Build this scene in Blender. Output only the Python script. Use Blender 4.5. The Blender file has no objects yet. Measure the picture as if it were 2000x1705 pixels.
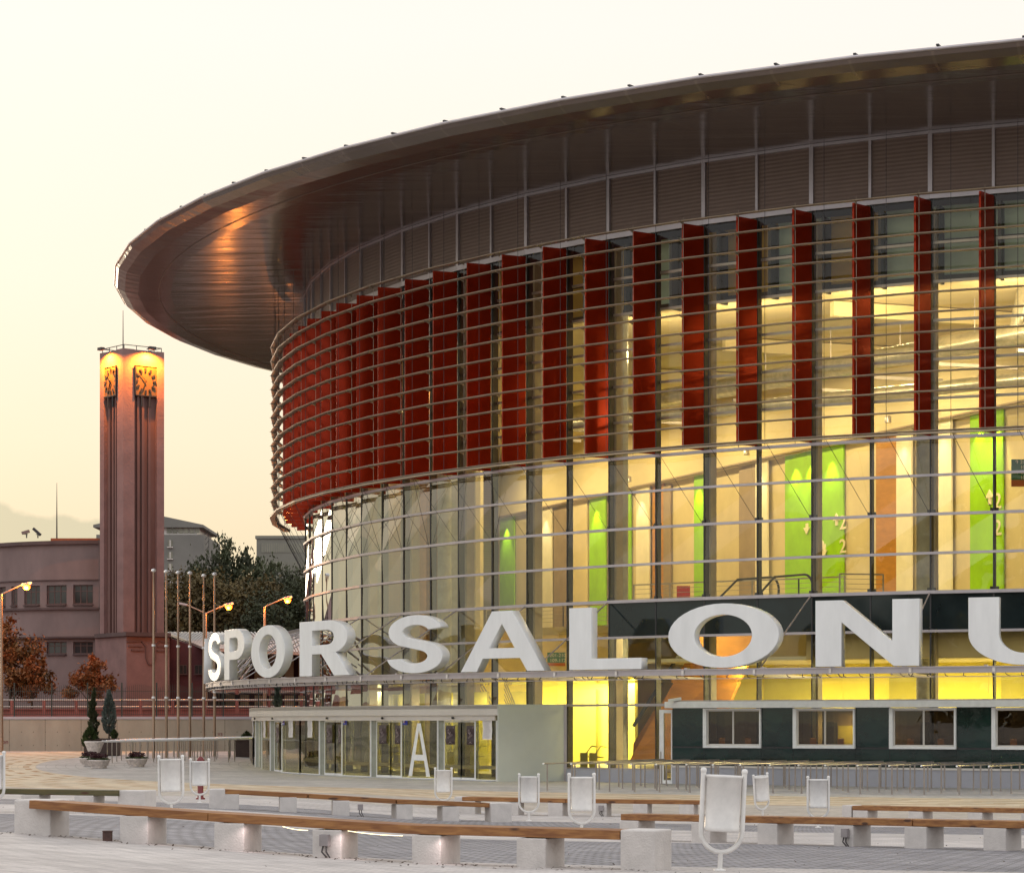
import bpy, bmesh, math, random
from mathutils import Vector, Matrix
random.seed(7)
R_ = math.radians
sc = bpy.context.scene
col = sc.collection
PI = math.pi
# ---------------------------------------------------------------- camera
EYE = 2.5; F = 4966.0; YH = 1409.5
cam = bpy.data.cameras.new('camera'); co = bpy.data.objects.new('camera', cam); col.objects.link(co)
co.location = (0, 0, EYE); co.rotation_euler = (R_(90), 0, 0)
cam.sensor_width = 36; cam.lens = 36*F/2000; cam.shift_y = (YH-852.5)/2000
cam.clip_start = 0.5; cam.clip_end = 6000
sc.camera = co
# ---------------------------------------------------------------- world
world = bpy.data.worlds.new('World'); sc.world = world; world.use_nodes = True
nt = world.node_tree; N = nt.nodes; L = nt.links; N.clear()
def nd(t, **k):
    n = N.new(t)
    for a, b in k.items(): setattr(n, a, b)
    return n
out = nd('ShaderNodeOutputWorld'); bg = nd('ShaderNodeBackground'); L.new(bg.outputs[0], out.inputs[0])
sky = nd('ShaderNodeTexSky', sky_type='NISHITA'); sky.sun_disc = False
sky.sun_elevation = R_(6); sky.sun_rotation = R_(-20); sky.dust_density = 4
tc = nd('ShaderNodeTexCoord'); sep = nd('ShaderNodeSeparateXYZ'); L.new(tc.outputs['Generated'], sep.inputs[0])
ramp = nd('ShaderNodeValToRGB')
el = ramp.color_ramp.elements
el[0].position = 0.0; el[0].color = (0.80, 0.67, 0.46, 1)
el[1].position = 1.0; el[1].color = (0.95, 0.97, 1.02, 1)
for p, c in ((0.055, (0.88, 0.74, 0.50)), (0.11, (0.96, 0.85, 0.64)), (0.17, (1.02, 0.92, 0.765)), (0.26, (1.03, 0.96, 0.885)), (0.5, (1.0, 0.96, 0.92))):
    e = el.new(p); e.color = (*c, 1)
L.new(sep.outputs[2], ramp.inputs[0])
# cooler, dimmer half of the sky away from the sunset
ramp2 = nd('ShaderNodeValToRGB'); e2 = ramp2.color_ramp.elements
e2[0].position = 0.0; e2[0].color = (1.12, 1.09, 1.08, 1); e2[1].position = 0.7; e2[1].color = (1.28, 1.30, 1.34, 1)
L.new(sep.outputs[2], ramp2.inputs[0])
mr = nd('ShaderNodeMapRange'); mr.inputs[1].default_value = -0.5; mr.inputs[2].default_value = 0.6
L.new(sep.outputs[1], mr.inputs[0])
mx = nd('ShaderNodeMix', data_type='RGBA'); L.new(mr.outputs[0], mx.inputs[0]); L.new(ramp2.outputs[0], mx.inputs[6]); L.new(ramp.outputs[0], mx.inputs[7])
# low cumulus bank near the horizon
az = nd('ShaderNodeMath', operation='ARCTAN2'); L.new(sep.outputs[0], az.inputs[0]); L.new(sep.outputs[1], az.inputs[1])
cv = nd('ShaderNodeCombineXYZ'); L.new(az.outputs[0], cv.inputs[0]); L.new(sep.outputs[2], cv.inputs[1])
n1 = nd('ShaderNodeTexNoise'); n1.inputs['Scale'].default_value = 38; n1.inputs['Detail'].default_value = 6; L.new(cv.outputs[0], n1.inputs['Vector'])
n2 = nd('ShaderNodeTexNoise', noise_dimensions='1D'); n2.inputs['Scale'].default_value = 17; n2.inputs['Detail'].default_value = 1.0; L.new(az.outputs[0], n2.inputs['W'])
s1 = nd('ShaderNodeMath', operation='MULTIPLY_ADD'); s1.inputs[1].default_value = 0.018; L.new(n1.outputs[0], s1.inputs[0])
s2 = nd('ShaderNodeMath', operation='MULTIPLY_ADD'); s2.inputs[1].default_value = 0.03; s2.inputs[2].default_value = 0.056; L.new(n2.outputs[0], s2.inputs[0]); L.new(s2.outputs[0], s1.inputs[2])
df = nd('ShaderNodeMath', operation='SUBTRACT'); L.new(s1.outputs[0], df.inputs[0]); L.new(sep.outputs[2], df.inputs[1])
mc = nd('ShaderNodeMapRange'); mc.inputs[1].default_value = 0.0; mc.inputs[2].default_value = 0.0022; mc.inputs[4].default_value = 0.75; L.new(df.outputs[0], mc.inputs[0])
azl = nd('ShaderNodeMapRange'); azl.inputs[1].default_value = -0.150; azl.inputs[2].default_value = -0.156; L.new(az.outputs[0], azl.inputs[0])
cm = nd('ShaderNodeMath', operation='MULTIPLY'); L.new(mc.outputs[0], cm.inputs[0]); L.new(azl.outputs[0], cm.inputs[1])
mcl = nd('ShaderNodeMix', data_type='RGBA'); L.new(cm.outputs[0], mcl.inputs[0]); L.new(mx.outputs[2], mcl.inputs[6]); mcl.inputs[7].default_value = (0.58, 0.57, 0.42, 1)
skm = nd('ShaderNodeMix', data_type='RGBA', blend_type='ADD'); skm.inputs[0].default_value = 1
skv = nd('ShaderNodeMix', data_type='RGBA', blend_type='MULTIPLY'); skv.inputs[0].default_value = 1; skv.inputs[7].default_value = (0.003, 0.003, 0.003, 1)
L.new(sky.outputs[0], skv.inputs[6]); L.new(mcl.outputs[2], skm.inputs[6]); L.new(skv.outputs[2], skm.inputs[7])
L.new(skm.outputs[2], bg.inputs[0]); bg.inputs[1].default_value = 1.0
# ---------------------------------------------------------------- sun
sl = bpy.data.lights.new('sun', 'SUN'); sl.energy = 0.5; sl.angle = R_(14); sl.color = (1, 0.8, 0.58)
so = bpy.data.objects.new('sun', sl); col.objects.link(so)
sd = Vector((math.sin(R_(-20))*math.cos(R_(6)), math.cos(R_(-20))*math.cos(R_(6)), math.sin(R_(6))))
so.rotation_euler = sd.to_track_quat('Z', 'Y').to_euler(); so.location = (-80, 150, 60)
sc.view_settings.view_transform = 'Standard'; sc.view_settings.look = 'None'
sc.view_settings.exposure = 0; sc.view_settings.gamma = 1
sc.cycles.transparent_max_bounces = 24; sc.cycles.max_bounces = 7; sc.cycles.diffuse_bounces = 3
sc.cycles.caustics_reflective = False; sc.cycles.caustics_refractive = False
sc.cycles.sample_clamp_indirect = 4
sc.cycles.use_denoising = True

# ---------------------------------------------------------------- geometry helpers
CX, CY = 37.046, 141.709; RG = 48.424; A0 = 3.458; DA = 0.101
def P(x, y, Z): return Vector(((x-1000)*Z/F, Z, EYE+(YH-y)*Z/F))
def ring(r, a, z=0): return Vector((CX+r*math.cos(a), CY+r*math.sin(a), z))
def ang_at(x, r, near=True):
    dx, dy = (x-1000), F; n = math.hypot(dx, dy); dx /= n; dy /= n
    t = CX*dx+CY*dy; h = CX*dy-CY*dx
    q = math.sqrt(max(r*r-h*h, 0)); tt = t-q if near else t+q
    return math.atan2(dy*tt-CY, dx*tt-CX) % (2*PI)
def gp(j, r=RG, z=0):            # polygonal point: j even = facet corner, odd = middle of facet
    k = math.floor(j/2)
    a = ring(r, A0+DA*k); b = ring(r, A0+DA*(k+1)); t = j/2-k
    p = a.lerp(b, t); p.z = z; return p
def rad(j):
    a = A0+DA*j/2; return Vector((math.cos(a), math.sin(a), 0))
def tan_(j):
    a = A0+DA*j/2; return Vector((-math.sin(a), math.cos(a), 0))
def sstep(a, b, x):
    t = min(1, max(0, (x-a)/(b-a))); return t*t*(3-2*t)
def gz(x, y):
    r = math.hypot(x-CX, y-CY)
    pts = [(0, 0), (80, 0), (86, 0.06), (91, 0.16), (105, 0.5), (118, 0.82), (146, 1.35), (200, 1.5)]
    z = pts[-1][1]
    for (a, b), (c, d) in zip(pts, pts[1:]):
        if r <= c: z = b+(d-b)*(r-a)/(c-a); break
    z += 0.3*sstep(0, -8, x)*(1-sstep(70, 100, y))
    z += 0.55*sstep(105, 165, y)*sstep(-9, -17, x)
    if y > 170.3: z += 1.9*sstep(170.3, 170.6, y)
    if y > 600: z -= 8*sstep(600, 1500, y)
    return z
def on(x, Z):                     # ground point under pixel column x at depth Z
    X = (x-1000)*Z/F; return Vector((X, Z, gz(X, Z)))

class MB:
    def __init__(s): s.v = []; s.f = []; s.sm = []; s.mi = []
    def add(s, vs, fs, smooth=False, mi=0):
        o = len(s.v); s.v += [tuple(v) for v in vs]
        for f in fs: s.f.append([i+o for i in f]); s.sm.append(smooth); s.mi.append(mi)
        return s
    def box(s, x0, x1, y0, y1, z0, z1, mi=0):
        return s.add([(x0,y0,z0),(x1,y0,z0),(x1,y1,z0),(x0,y1,z0),(x0,y0,z1),(x1,y0,z1),(x1,y1,z1),(x0,y1,z1)],
            [(0,3,2,1),(4,5,6,7),(0,1,5,4),(1,2,6,5),(2,3,7,6),(3,0,4,7)], False, mi)
    def obox(s, c, ax, ay, az, hx, hy, hz, mi=0):   # oriented box, half sizes
        c = Vector(c); vs = []
        for k in (-1, 1):
            for i, j in ((-1,-1),(1,-1),(1,1),(-1,1)): vs.append(c+ax*hx*i+ay*hy*j+az*hz*k)
        return s.add(vs, [(0,3,2,1),(4,5,6,7),(0,1,5,4),(1,2,6,5),(2,3,7,6),(3,0,4,7)], False, mi)
    def bar(s, a, b, w, h=None, up=Vector((0,0,1)), mi=0):
        a = Vector(a); b = Vector(b); d = b-a; l = d.length
        if l < 1e-6: return s
        d /= l; h = h or w
        sd = d.cross(up)
        if sd.length < 1e-3: sd = d.cross(Vector((0,1,0)))
        sd.normalize(); u = sd.cross(d).normalized()
        return s.obox((a+b)/2, d, sd, u, l/2, w/2, h/2, mi)
    def tube(s, pts, r, n=8, cap=True, mi=0, closed=False):
        pts = [Vector(p) for p in pts]; rs = r if isinstance(r, (list, tuple)) else [r]*len(pts)
        vs = []; fs = []; m = len(pts); pu = None
        for i, p in enumerate(pts):
            d = (pts[min(i+1, m-1)]-pts[max(i-1, 0)]).normalized() if not closed else (pts[(i+1) % m]-pts[i-1]).normalized()
            ref = pu if pu is not None else (Vector((0,0,1)) if abs(d.z) < 0.9 else Vector((1,0,0)))
            sd = d.cross(ref); sd.normalize(); u = sd.cross(d).normalized(); pu = u
            for k in range(n):
                t = 2*PI*k/n; vs.append(p+sd*math.cos(t)*rs[i]+u*math.sin(t)*rs[i])
        for i in range(m-1 if not closed else m):
            for k in range(n):
                a = i*n+k; b = i*n+(k+1) % n; c = ((i+1) % m)*n+(k+1) % n; d_ = ((i+1) % m)*n+k
                fs.append((a, b, c, d_))
        s.add(vs, fs, True, mi)
        if cap and not closed:
            s.add(vs[:n], [tuple(range(n))[::-1]], False, mi); s.add(vs[-n:], [tuple(range(n))], False, mi)
        return s
    def lathe(s, c, prof, n=20, smooth=True, mi=0, cap=True):
        c = Vector(c); vs = []; fs = []
        for (r, z) in prof:
            for k in range(n):
                t = 2*PI*k/n; vs.append(c+Vector((r*math.cos(t), r*math.sin(t), z)))
        for i in range(len(prof)-1):
            for k in range(n): fs.append((i*n+k, i*n+(k+1) % n, (i+1)*n+(k+1) % n, (i+1)*n+k))
        s.add(vs, fs, smooth, mi)
        if cap:
            s.add(vs[:n], [tuple(range(n))[::-1]], False, mi); s.add(vs[-n:], [tuple(range(n))], False, mi)
        return s
    def prism(s, poly, z0, z1, mi=0):  # plan polygon extruded vertically
        n = len(poly); vs = [(p[0], p[1], z0) for p in poly]+[(p[0], p[1], z1) for p in poly]
        fs = [tuple(range(n))[::-1], tuple(range(n, 2*n))]+[(i, (i+1) % n, n+(i+1) % n, n+i) for i in range(n)]
        return s.add(vs, fs, False, mi)
    def slab(s, quad, t, mi=0):   # quad of 4 points given thickness along its normal
        q = [Vector(p) for p in quad]; nn = (q[1]-q[0]).cross(q[3]-q[0]).normalized()*t
        vs = q+[p+nn for p in q]
        return s.add(vs, [(0,3,2,1),(4,5,6,7),(0,1,5,4),(1,2,6,5),(2,3,7,6),(3,0,4,7)], False, mi)
    def build(s, name, mat, parent=None, bevel=0):
        me = bpy.data.meshes.new(name); me.from_pydata(s.v, [], s.f)
        for m in (mat if isinstance(mat, (list, tuple)) else [mat]): me.materials.append(m)
        me.polygons.foreach_set('use_smooth', s.sm); me.polygons.foreach_set('material_index', s.mi)
        me.update()
        bm = bmesh.new(); bm.from_mesh(me); bmesh.ops.recalc_face_normals(bm, faces=bm.faces); bm.to_mesh(me); bm.free()
        o = bpy.data.objects.new(name, me); col.objects.link(o)
        if parent is not None:
            o.parent = parent
            if not parent.get('local'): 
                w = Vector((0,0,0)); p = parent
                while p is not None: w += p.location; p = p.parent
                o.location = -w
        if bevel:
            b = o.modifiers.new('bevel', 'BEVEL'); b.width = bevel; b.segments = 2; b.limit_method = 'ANGLE'
        return o
def tag(o, label=None, cat=None, group=None, kind=None):
    if label: o['label'] = label
    if cat: o['category'] = cat
    if group: o['group'] = group
    if kind: o['kind'] = kind
    return o
def thing(name, loc, label, cat, group=None, rz=0, local=False):
    kind = 'thing' if any(w in name for w in ('wall', 'door', 'hall')) else None
    o = bpy.data.objects.new(name, None); col.objects.link(o); o.location = loc; o.rotation_euler = (0, 0, rz)
    o.empty_display_size = 0.3
    if local: o['local'] = 1
    return tag(o, label, cat, group, kind)
def copy_tree(o, parent=None):
    c = o.copy(); col.objects.link(c); c.parent = parent
    for ch in o.children: copy_tree(ch, c)
    return c
def curve_mesh(loops, depth, bevel=0.0):   # filled 2D outline(s) with holes -> solid mesh data, x right, y up, z depth
    cu = bpy.data.curves.new('outline', 'CURVE'); cu.dimensions = '2D'; cu.fill_mode = 'BOTH'; cu.extrude = depth/2; cu.bevel_depth = bevel; cu.bevel_resolution = 1
    for lp in loops:
        sp = cu.splines.new('POLY'); sp.points.add(len(lp)-1); sp.use_cyclic_u = True
        for i, p in enumerate(lp): sp.points[i].co = (p[0], p[1], 0, 1)
    o = bpy.data.objects.new('outline', cu); col.objects.link(o)
    dg = bpy.context.evaluated_depsgraph_get(); me = bpy.data.meshes.new_from_object(o.evaluated_get(dg)); 
    bpy.data.objects.remove(o); bpy.data.curves.remove(cu); return me
def text_mesh(txt, size, depth=0.01, bold=0.0, align='LEFT'):
    cu = bpy.data.curves.new('lettering', 'FONT'); cu.body = txt; cu.size = size; cu.extrude = depth/2; cu.offset = bold; cu.align_x = align
    cu.resolution_u = 3
    o = bpy.data.objects.new('lettering', cu); col.objects.link(o)
    dg = bpy.context.evaluated_depsgraph_get(); me = bpy.data.meshes.new_from_object(o.evaluated_get(dg))
    bpy.data.objects.remove(o); bpy.data.curves.remove(cu); return me
def place_mesh(name, me, mat, origin, xdir, ydir, parent=None, sx=1, sy=1):
    xdir = Vector(xdir).normalized(); ydir = Vector(ydir).normalized(); zd = xdir.cross(ydir)
    M = Matrix((xdir*sx, ydir*sy, zd)).transposed().to_4x4(); M.translation = Vector(origin)
    me.transform(M); me.materials.clear(); me.materials.append(mat); me.name = name
    o = bpy.data.objects.new(name, me); col.objects.link(o)
    if parent is not None:
        o.parent = parent; w = Vector((0,0,0)); p = parent
        while p is not None: w += p.location; p = p.parent
        o.location = -w
    return o

# ---------------------------------------------------------------- materials
def new_mat(name):
    m = bpy.data.materials.new(name); m.use_nodes = True; n = m.node_tree.nodes; n.clear()
    o = n.new('ShaderNodeOutputMaterial'); b = n.new('ShaderNodeBsdfPrincipled'); m.node_tree.links.new(b.outputs[0], o.inputs[0])
    return m, n, m.node_tree.links, b, o
def mat(name, c, rough=0.6, metal=0.0, var=0.12, scale=3.0, bump=0.0, bscale=30.0, stretch=(1,1,1), spec=0.5, c2=None, emit=None, estr=0, detail=5, coat=0):
    m, n, l, b, o = new_mat(name)
    t = n.new('ShaderNodeTexCoord'); mp = n.new('ShaderNodeMapping'); mp.inputs['Scale'].default_value = stretch; l.new(t.outputs['Object'], mp.inputs[0])
    ns = n.new('ShaderNodeTexNoise'); ns.inputs['Scale'].default_value = scale; ns.inputs['Detail'].default_value = detail; ns.inputs['Roughness'].default_value = 0.6; l.new(mp.outputs[0], ns.inputs['Vector'])
    r = n.new('ShaderNodeValToRGB'); r.color_ramp.elements[0].position = 0.3; r.color_ramp.elements[1].position = 0.7
    c2 = c2 or tuple(x*(1-var*1.6) for x in c); c1 = tuple(min(1, x*(1+var)) for x in c)
    r.color_ramp.elements[0].color = (*c2, 1); r.color_ramp.elements[1].color = (*c1, 1)
    l.new(ns.outputs[0], r.inputs[0]); l.new(r.outputs[0], b.inputs['Base Color'])
    b.inputs['Roughness'].default_value = rough; b.inputs['Metallic'].default_value = metal; b.inputs['Specular IOR Level'].default_value = spec
    b.inputs['Coat Weight'].default_value = coat
    if bump:
        nb = n.new('ShaderNodeTexNoise'); nb.inputs['Scale'].default_value = bscale; nb.inputs['Detail'].default_value = 4; l.new(mp.outputs[0], nb.inputs['Vector'])
        bp = n.new('ShaderNodeBump'); bp.inputs['Strength'].default_value = bump; bp.inputs['Distance'].default_value = 0.05; l.new(nb.outputs[0], bp.inputs['Height']); l.new(bp.outputs[0], b.inputs['Normal'])
    if emit: b.inputs['Emission Color'].default_value = (*emit, 1); b.inputs['Emission Strength'].default_value = estr
    return m
def glass(name, tint=(0.9,0.92,0.86), ior=1.5, wav=0.15, scale=0.8, rough=0.0, gl=1.0, dirt=0.0, boost=0.0, mul=0):
    m, n, l, b, o = new_mat(name); n.remove(b)
    tr = n.new('ShaderNodeBsdfTransparent'); tr.inputs[0].default_value = (*tint, 1)
    g = n.new('ShaderNodeBsdfGlossy'); g.inputs[0].default_value = (gl, gl, gl, 1); g.inputs['Roughness'].default_value = rough
    fr = n.new('ShaderNodeFresnel'); ge = n.new('ShaderNodeNewGeometry'); im = n.new('ShaderNodeMapRange'); im.inputs[3].default_value = ior; im.inputs[4].default_value = 1/ior
    l.new(ge.outputs['Backfacing'], im.inputs[0]); l.new(im.outputs[0], fr.inputs[0]); mixn = n.new('ShaderNodeMixShader')
    t = n.new('ShaderNodeTexCoord'); ns = n.new('ShaderNodeTexNoise'); ns.inputs['Scale'].default_value = scale; ns.inputs['Detail'].default_value = 1.5; l.new(t.outputs['Object'], ns.inputs['Vector'])
    bp = n.new('ShaderNodeBump'); bp.inputs['Strength'].default_value = wav; bp.inputs['Distance'].default_value = 0.05; l.new(ns.outputs[0], bp.inputs['Height']); l.new(bp.outputs[0], g.inputs['Normal'])
    f = fr.outputs[0]
    if mul:
        ml = n.new('ShaderNodeMath'); ml.operation = 'MULTIPLY'; ml.inputs[1].default_value = mul; ml.use_clamp = True; l.new(f, ml.inputs[0]); f = ml.outputs[0]
    if boost:
        ad = n.new('ShaderNodeMath'); ad.operation = 'ADD'; ad.inputs[1].default_value = boost; ad.use_clamp = True; l.new(f, ad.inputs[0]); f = ad.outputs[0]
    l.new(f, mixn.inputs[0]); l.new(tr.outputs[0], mixn.inputs[1]); l.new(g.outputs[0], mixn.inputs[2])
    l.new(mixn.outputs[0], o.inputs[0]); return m
M = {}
M['alu'] = mat('aluminium', (0.46,0.42,0.43), 0.38, 0.7, 0.08, 1.2)
M['tube'] = mat('louvre_metal', (0.42,0.34,0.26), 0.42, 0.45, 0.1, 1.5)
M['dark'] = mat('dark_gasket', (0.03,0.028,0.03), 0.5)
M['fin'] = mat('red_fin', (0.35,0.026,0.005), 0.2, 0.42, 0.10, 0.7, bump=0.03, bscale=0.7, spec=0.15)
M['band'] = None
M['glass'] = glass('facade_glass', (0.95,0.90,0.68), 1.42, 0.13, 0.5, mul=1.7)
M['glass2'] = glass('upper_glass', (0.90,0.86,0.70), 1.4, 0.05, 0.5)
M['spandrel'] = mat('spandrel_glass', (0.012,0.020,0.022), 0.04, 0, 0.2, 0.8, spec=0.5)
M['kglass'] = mat('green_glass', (0.006,0.026,0.021), 0.03, 0, 0.3, 0.8, bump=0.10, bscale=0.55, spec=0.55)
M['cream'] = mat('cream_plaster', (0.62,0.52,0.33), 0.75, 0, 0.05, 0.7)
M['cream2'] = mat('cream_bulkhead', (0.66,0.56,0.35), 0.7, 0, 0.05, 0.3, stretch=(1,1,3))
M['white_in'] = mat('lit_strip_white', (0.80,0.74,0.58), 0.6, 0, 0.05, 1)
M['green'] = mat('lime_green_paint', (0.27,0.56,0.0), 0.6, 0, 0.10, 0.8)
M['brown'] = mat('brown_panel', (0.44,0.19,0.03), 0.45, 0, 0.12, 1.2, stretch=(1,1,4))
M['taupe'] = mat('taupe_door', (0.30,0.22,0.15), 0.5, 0, 0.1, 1)
M['yellow'] = mat('yellow_plaster', (0.80,0.70,0.12), 0.6, 0, 0.06, 0.6)
M['olive'] = mat('olive_panel', (0.42,0.38,0.07), 0.5, 0, 0.08, 0.8)
M['colconc'] = mat('column_concrete', (0.38,0.37,0.33), 0.7, 0, 0.15, 2, bump=0.1)
M['post'] = mat('facade_post_paint', (0.40,0.33,0.25), 0.6, 0, 0.08, 2)
M['reveal'] = mat('door_reveal_metal', (0.32,0.33,0.27), 0.5)
M['glassL'] = glass('coated_facade_glass', (0.88,0.85,0.66), 1.45, 0.14, 0.5, mul=2.6)
M['ochre'] = mat('ochre_panel', (0.60,0.38,0.08), 0.5, 0, 0.08, 0.6)
M['teal'] = mat('teal_panel', (0.64,0.84,0.76), 0.5, 0, 0.08, 0.6)
M['beamdk'] = mat('dark_beam', (0.05,0.042,0.025), 0.5, 0, 0.2, 1)
M['floor_in'] = mat('interior_stone', (0.42,0.38,0.28), 0.3, 0, 0.1, 1)
M['steel'] = mat('stainless_steel', (0.40,0.35,0.31), 0.30, 0.75, 0.1, 3)
M['steel_top'] = mat('polished_rail', (0.85,0.85,0.86), 0.25, 0.2, 0.05, 3)
M['duct'] = mat('spiral_duct', (0.55,0.52,0.44), 0.3, 0.75, 0.15, 3)
M['signwhite'] = mat('white_sign_paint', (0.77,0.78,0.78), 0.25, 0, 0.05, 1.8, spec=0.5, stretch=(1,1,0.25), detail=7)
M['whitep'] = mat('white_powder_coat', (0.86,0.86,0.86), 0.35, 0, 0.05, 4)
M['binwhite'] = mat('white_bin_paint', (0.76,0.74,0.71), 0.33, 0, 0.08, 5, bump=0.03)
M['fascia'] = mat('white_fascia', (0.70,0.65,0.60), 0.4, 0, 0.04, 0.7)
M['sidewall'] = mat('pale_green_wall', (0.56,0.585,0.53), 0.6, 0, 0.05, 0.5)
M['plinth'] = mat('grey_plinth', (0.40,0.40,0.45), 0.6, 0, 0.06, 0.7)
M['concrete'] = mat('bench_concrete', (0.60,0.56,0.53), 0.85, 0, 0.07, 5, bump=0.22, bscale=40, detail=8)
M['wallconc'] = None
M['black'] = mat('black_plastic', (0.02,0.02,0.02), 0.4)
M['rust'] = mat('rusty_box', (0.10,0.05,0.04), 0.7, 0, 0.3, 8)
M['hydr'] = mat('hydrant_red', (0.16,0.01,0.01), 0.3, 0, 0.1, 4)
M['paper'] = mat('paper', (0.86,0.82,0.80), 0.8, 0, 0.03, 3)
M['ink'] = mat('ink', (0.20,0.18,0.18), 0.8)
M['poster'] = mat('dark_poster', (0.035,0.012,0.018), 0.35, 0, 0.2, 4)
M['posterink'] = mat('poster_ink', (0.45,0.36,0.36), 0.5)
M['blue'] = mat('blue_sticker', (0.02,0.03,0.30), 0.4)
M['redsign'] = mat('red_cabinet', (0.35,0.01,0.01), 0.4)
M['signgreen'] = mat('green_sign', (0.03,0.15,0.06), 0.4)
M['signorange'] = mat('orange_sign', (0.50,0.12,0.03), 0.4)
M['pot'] = mat('planter_stone', (0.68,0.60,0.55), 0.8, 0, 0.2, 7, bump=0.3, bscale=20)
M['boxwood'] = mat('planter_box', (0.05,0.025,0.018), 0.6, 0, 0.2, 4)
M['soil'] = mat('soil', (0.04,0.03,0.02), 0.9)
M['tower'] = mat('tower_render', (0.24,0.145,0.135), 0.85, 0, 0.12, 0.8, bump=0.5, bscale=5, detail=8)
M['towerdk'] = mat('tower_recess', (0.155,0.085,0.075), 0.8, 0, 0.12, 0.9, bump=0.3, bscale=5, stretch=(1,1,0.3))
M['clock'] = mat('clock_face', (0.13,0.08,0.025), 0.5, 0, 0.05, 2)
M['station'] = mat('station_render', (0.23,0.165,0.155), 0.85, 0, 0.16, 0.35, bump=0.25, bscale=4, detail=9, stretch=(1,1,0.5))
M['stationtrim'] = mat('station_trim', (0.10,0.065,0.062), 0.8, 0, 0.15, 0.8)
M['rooftile'] = mat('orange_roofing', (0.30,0.09,0.03), 0.7)
M['winframe'] = mat('window_frame', (0.12,0.06,0.05), 0.6)
M['winglass'] = mat('window_glass', (0.05,0.045,0.045), 0.05, 0, 0.3, 0.7, spec=0.6)
M['officegrey'] = mat('grey_block', (0.19,0.185,0.165), 0.8, 0, 0.1, 0.15)
M['officebeige'] = mat('beige_block', (0.21,0.205,0.17), 0.8, 0, 0.08, 0.15)
M['officewin'] = mat('office_window', (0.30,0.29,0.22), 0.25, 0, 0.25, 0.25, stretch=(1,1,0.5))
M['bark'] = mat('bark', (0.07,0.045,0.03), 0.9, 0, 0.3, 6, bump=0.5)
M['leafdk'] = mat('dark_leaves', (0.042,0.050,0.017), 0.7, 0, 0.4, 0.4)
M['leafolive'] = mat('olive_leaves', (0.09,0.060,0.012), 0.7, 0, 0.35, 0.3)
M['leafor'] = mat('lamplit_autumn_leaves', (0.20,0.052,0.009), 0.7, 0, 0.4, 0.6, c2=(0.09,0.055,0.010))  # orange glow of the street lamps put into the leaf colour
M['leafblue'] = mat('blue_conifer', (0.12,0.15,0.13), 0.7, 0, 0.3, 3)
M['leafgreen'] = mat('shrub_leaves', (0.045,0.07,0.015), 0.7, 0, 0.4, 4)
M['flower'] = mat('dark_red_flowers', (0.06,0.012,0.015), 0.6, 0, 0.4, 9)
M['roofmetal'] = mat('corrugated_roof', (0.45,0.42,0.40), 0.5, 0.2, 0.08, 0.6)
M['shed'] = mat('maroon_shed', (0.10,0.03,0.035), 0.8, 0, 0.15, 0.5)
M['fence'] = mat('dark_green_fence', (0.02,0.03,0.025), 0.5)
M['redlit_pave'] = mat('redlit_platform', (0.30,0.10,0.08), 0.8, 0, 0.15, 0.8)  # red light on the platform put into its base colour
M['lamp'] = mat('sodium_lamp', (1,0.5,0.1), 0.5, emit=(1.0,0.13,0.008), estr=5)
M['lamp2'] = mat('warm_lamp', (1,0.9,0.6), 0.5, emit=(1.0,0.85,0.5), estr=9)
M['led'] = mat('led_strip', (1,0.9,0.8), 0.5, emit=(1.0,0.84,0.50), estr=3)
M['cable'] = mat('grey_cable', (0.07,0.06,0.06), 0.6)
M['greybox'] = mat('grey_junction_box', (0.30,0.27,0.27), 0.6, 0, 0.1, 5)
M['polemetal'] = mat('flagpole_metal', (0.42,0.30,0.22), 0.3, 0.8, 0.2, 1, stretch=(1,1,0.3))
M['canopyglass'] = glass('canopy_glass', (0.94,0.96,0.90), 1.45, 0.05, 1.0)
M['graffiti'] = mat('graffiti_paint', (0.18,0.03,0.04), 0.8)

def mat_band():   # ribbed dark metal cladding below the soffit
    m, n, l, b, o = new_mat('ribbed_cladding')
    t = n.new('ShaderNodeTexCoord'); s = n.new('ShaderNodeSeparateXYZ'); l.new(t.outputs['Object'], s.inputs[0])
    w = n.new('ShaderNodeMath'); w.operation = 'MULTIPLY'; w.inputs[1].default_value = 2*PI/0.16; l.new(s.outputs[2], w.inputs[0])
    sn = n.new('ShaderNodeMath'); sn.operation = 'SINE'; l.new(w.outputs[0], sn.inputs[0])
    bp = n.new('ShaderNodeBump'); bp.inputs['Strength'].default_value = 0.18; bp.inputs['Distance'].default_value = 0.02; l.new(sn.outputs[0], bp.inputs['Height'])
    ns = n.new('ShaderNodeTexNoise'); ns.inputs['Scale'].default_value = 1.2; l.new(t.outputs['Object'], ns.inputs['Vector'])
    r = n.new('ShaderNodeValToRGB'); r.color_ramp.elements[0].color = (0.17,0.118,0.094,1); r.color_ramp.elements[1].color = (0.22,0.155,0.125,1); l.new(ns.outputs[0], r.inputs[0])
    l.new(r.outputs[0], b.inputs['Base Color']); b.inputs['Metallic'].default_value = 0.3; b.inputs['Roughness'].default_value = 0.5; l.new(bp.outputs[0], b.inputs['Normal'])
    return m
M['band'] = mat_band()
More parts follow.
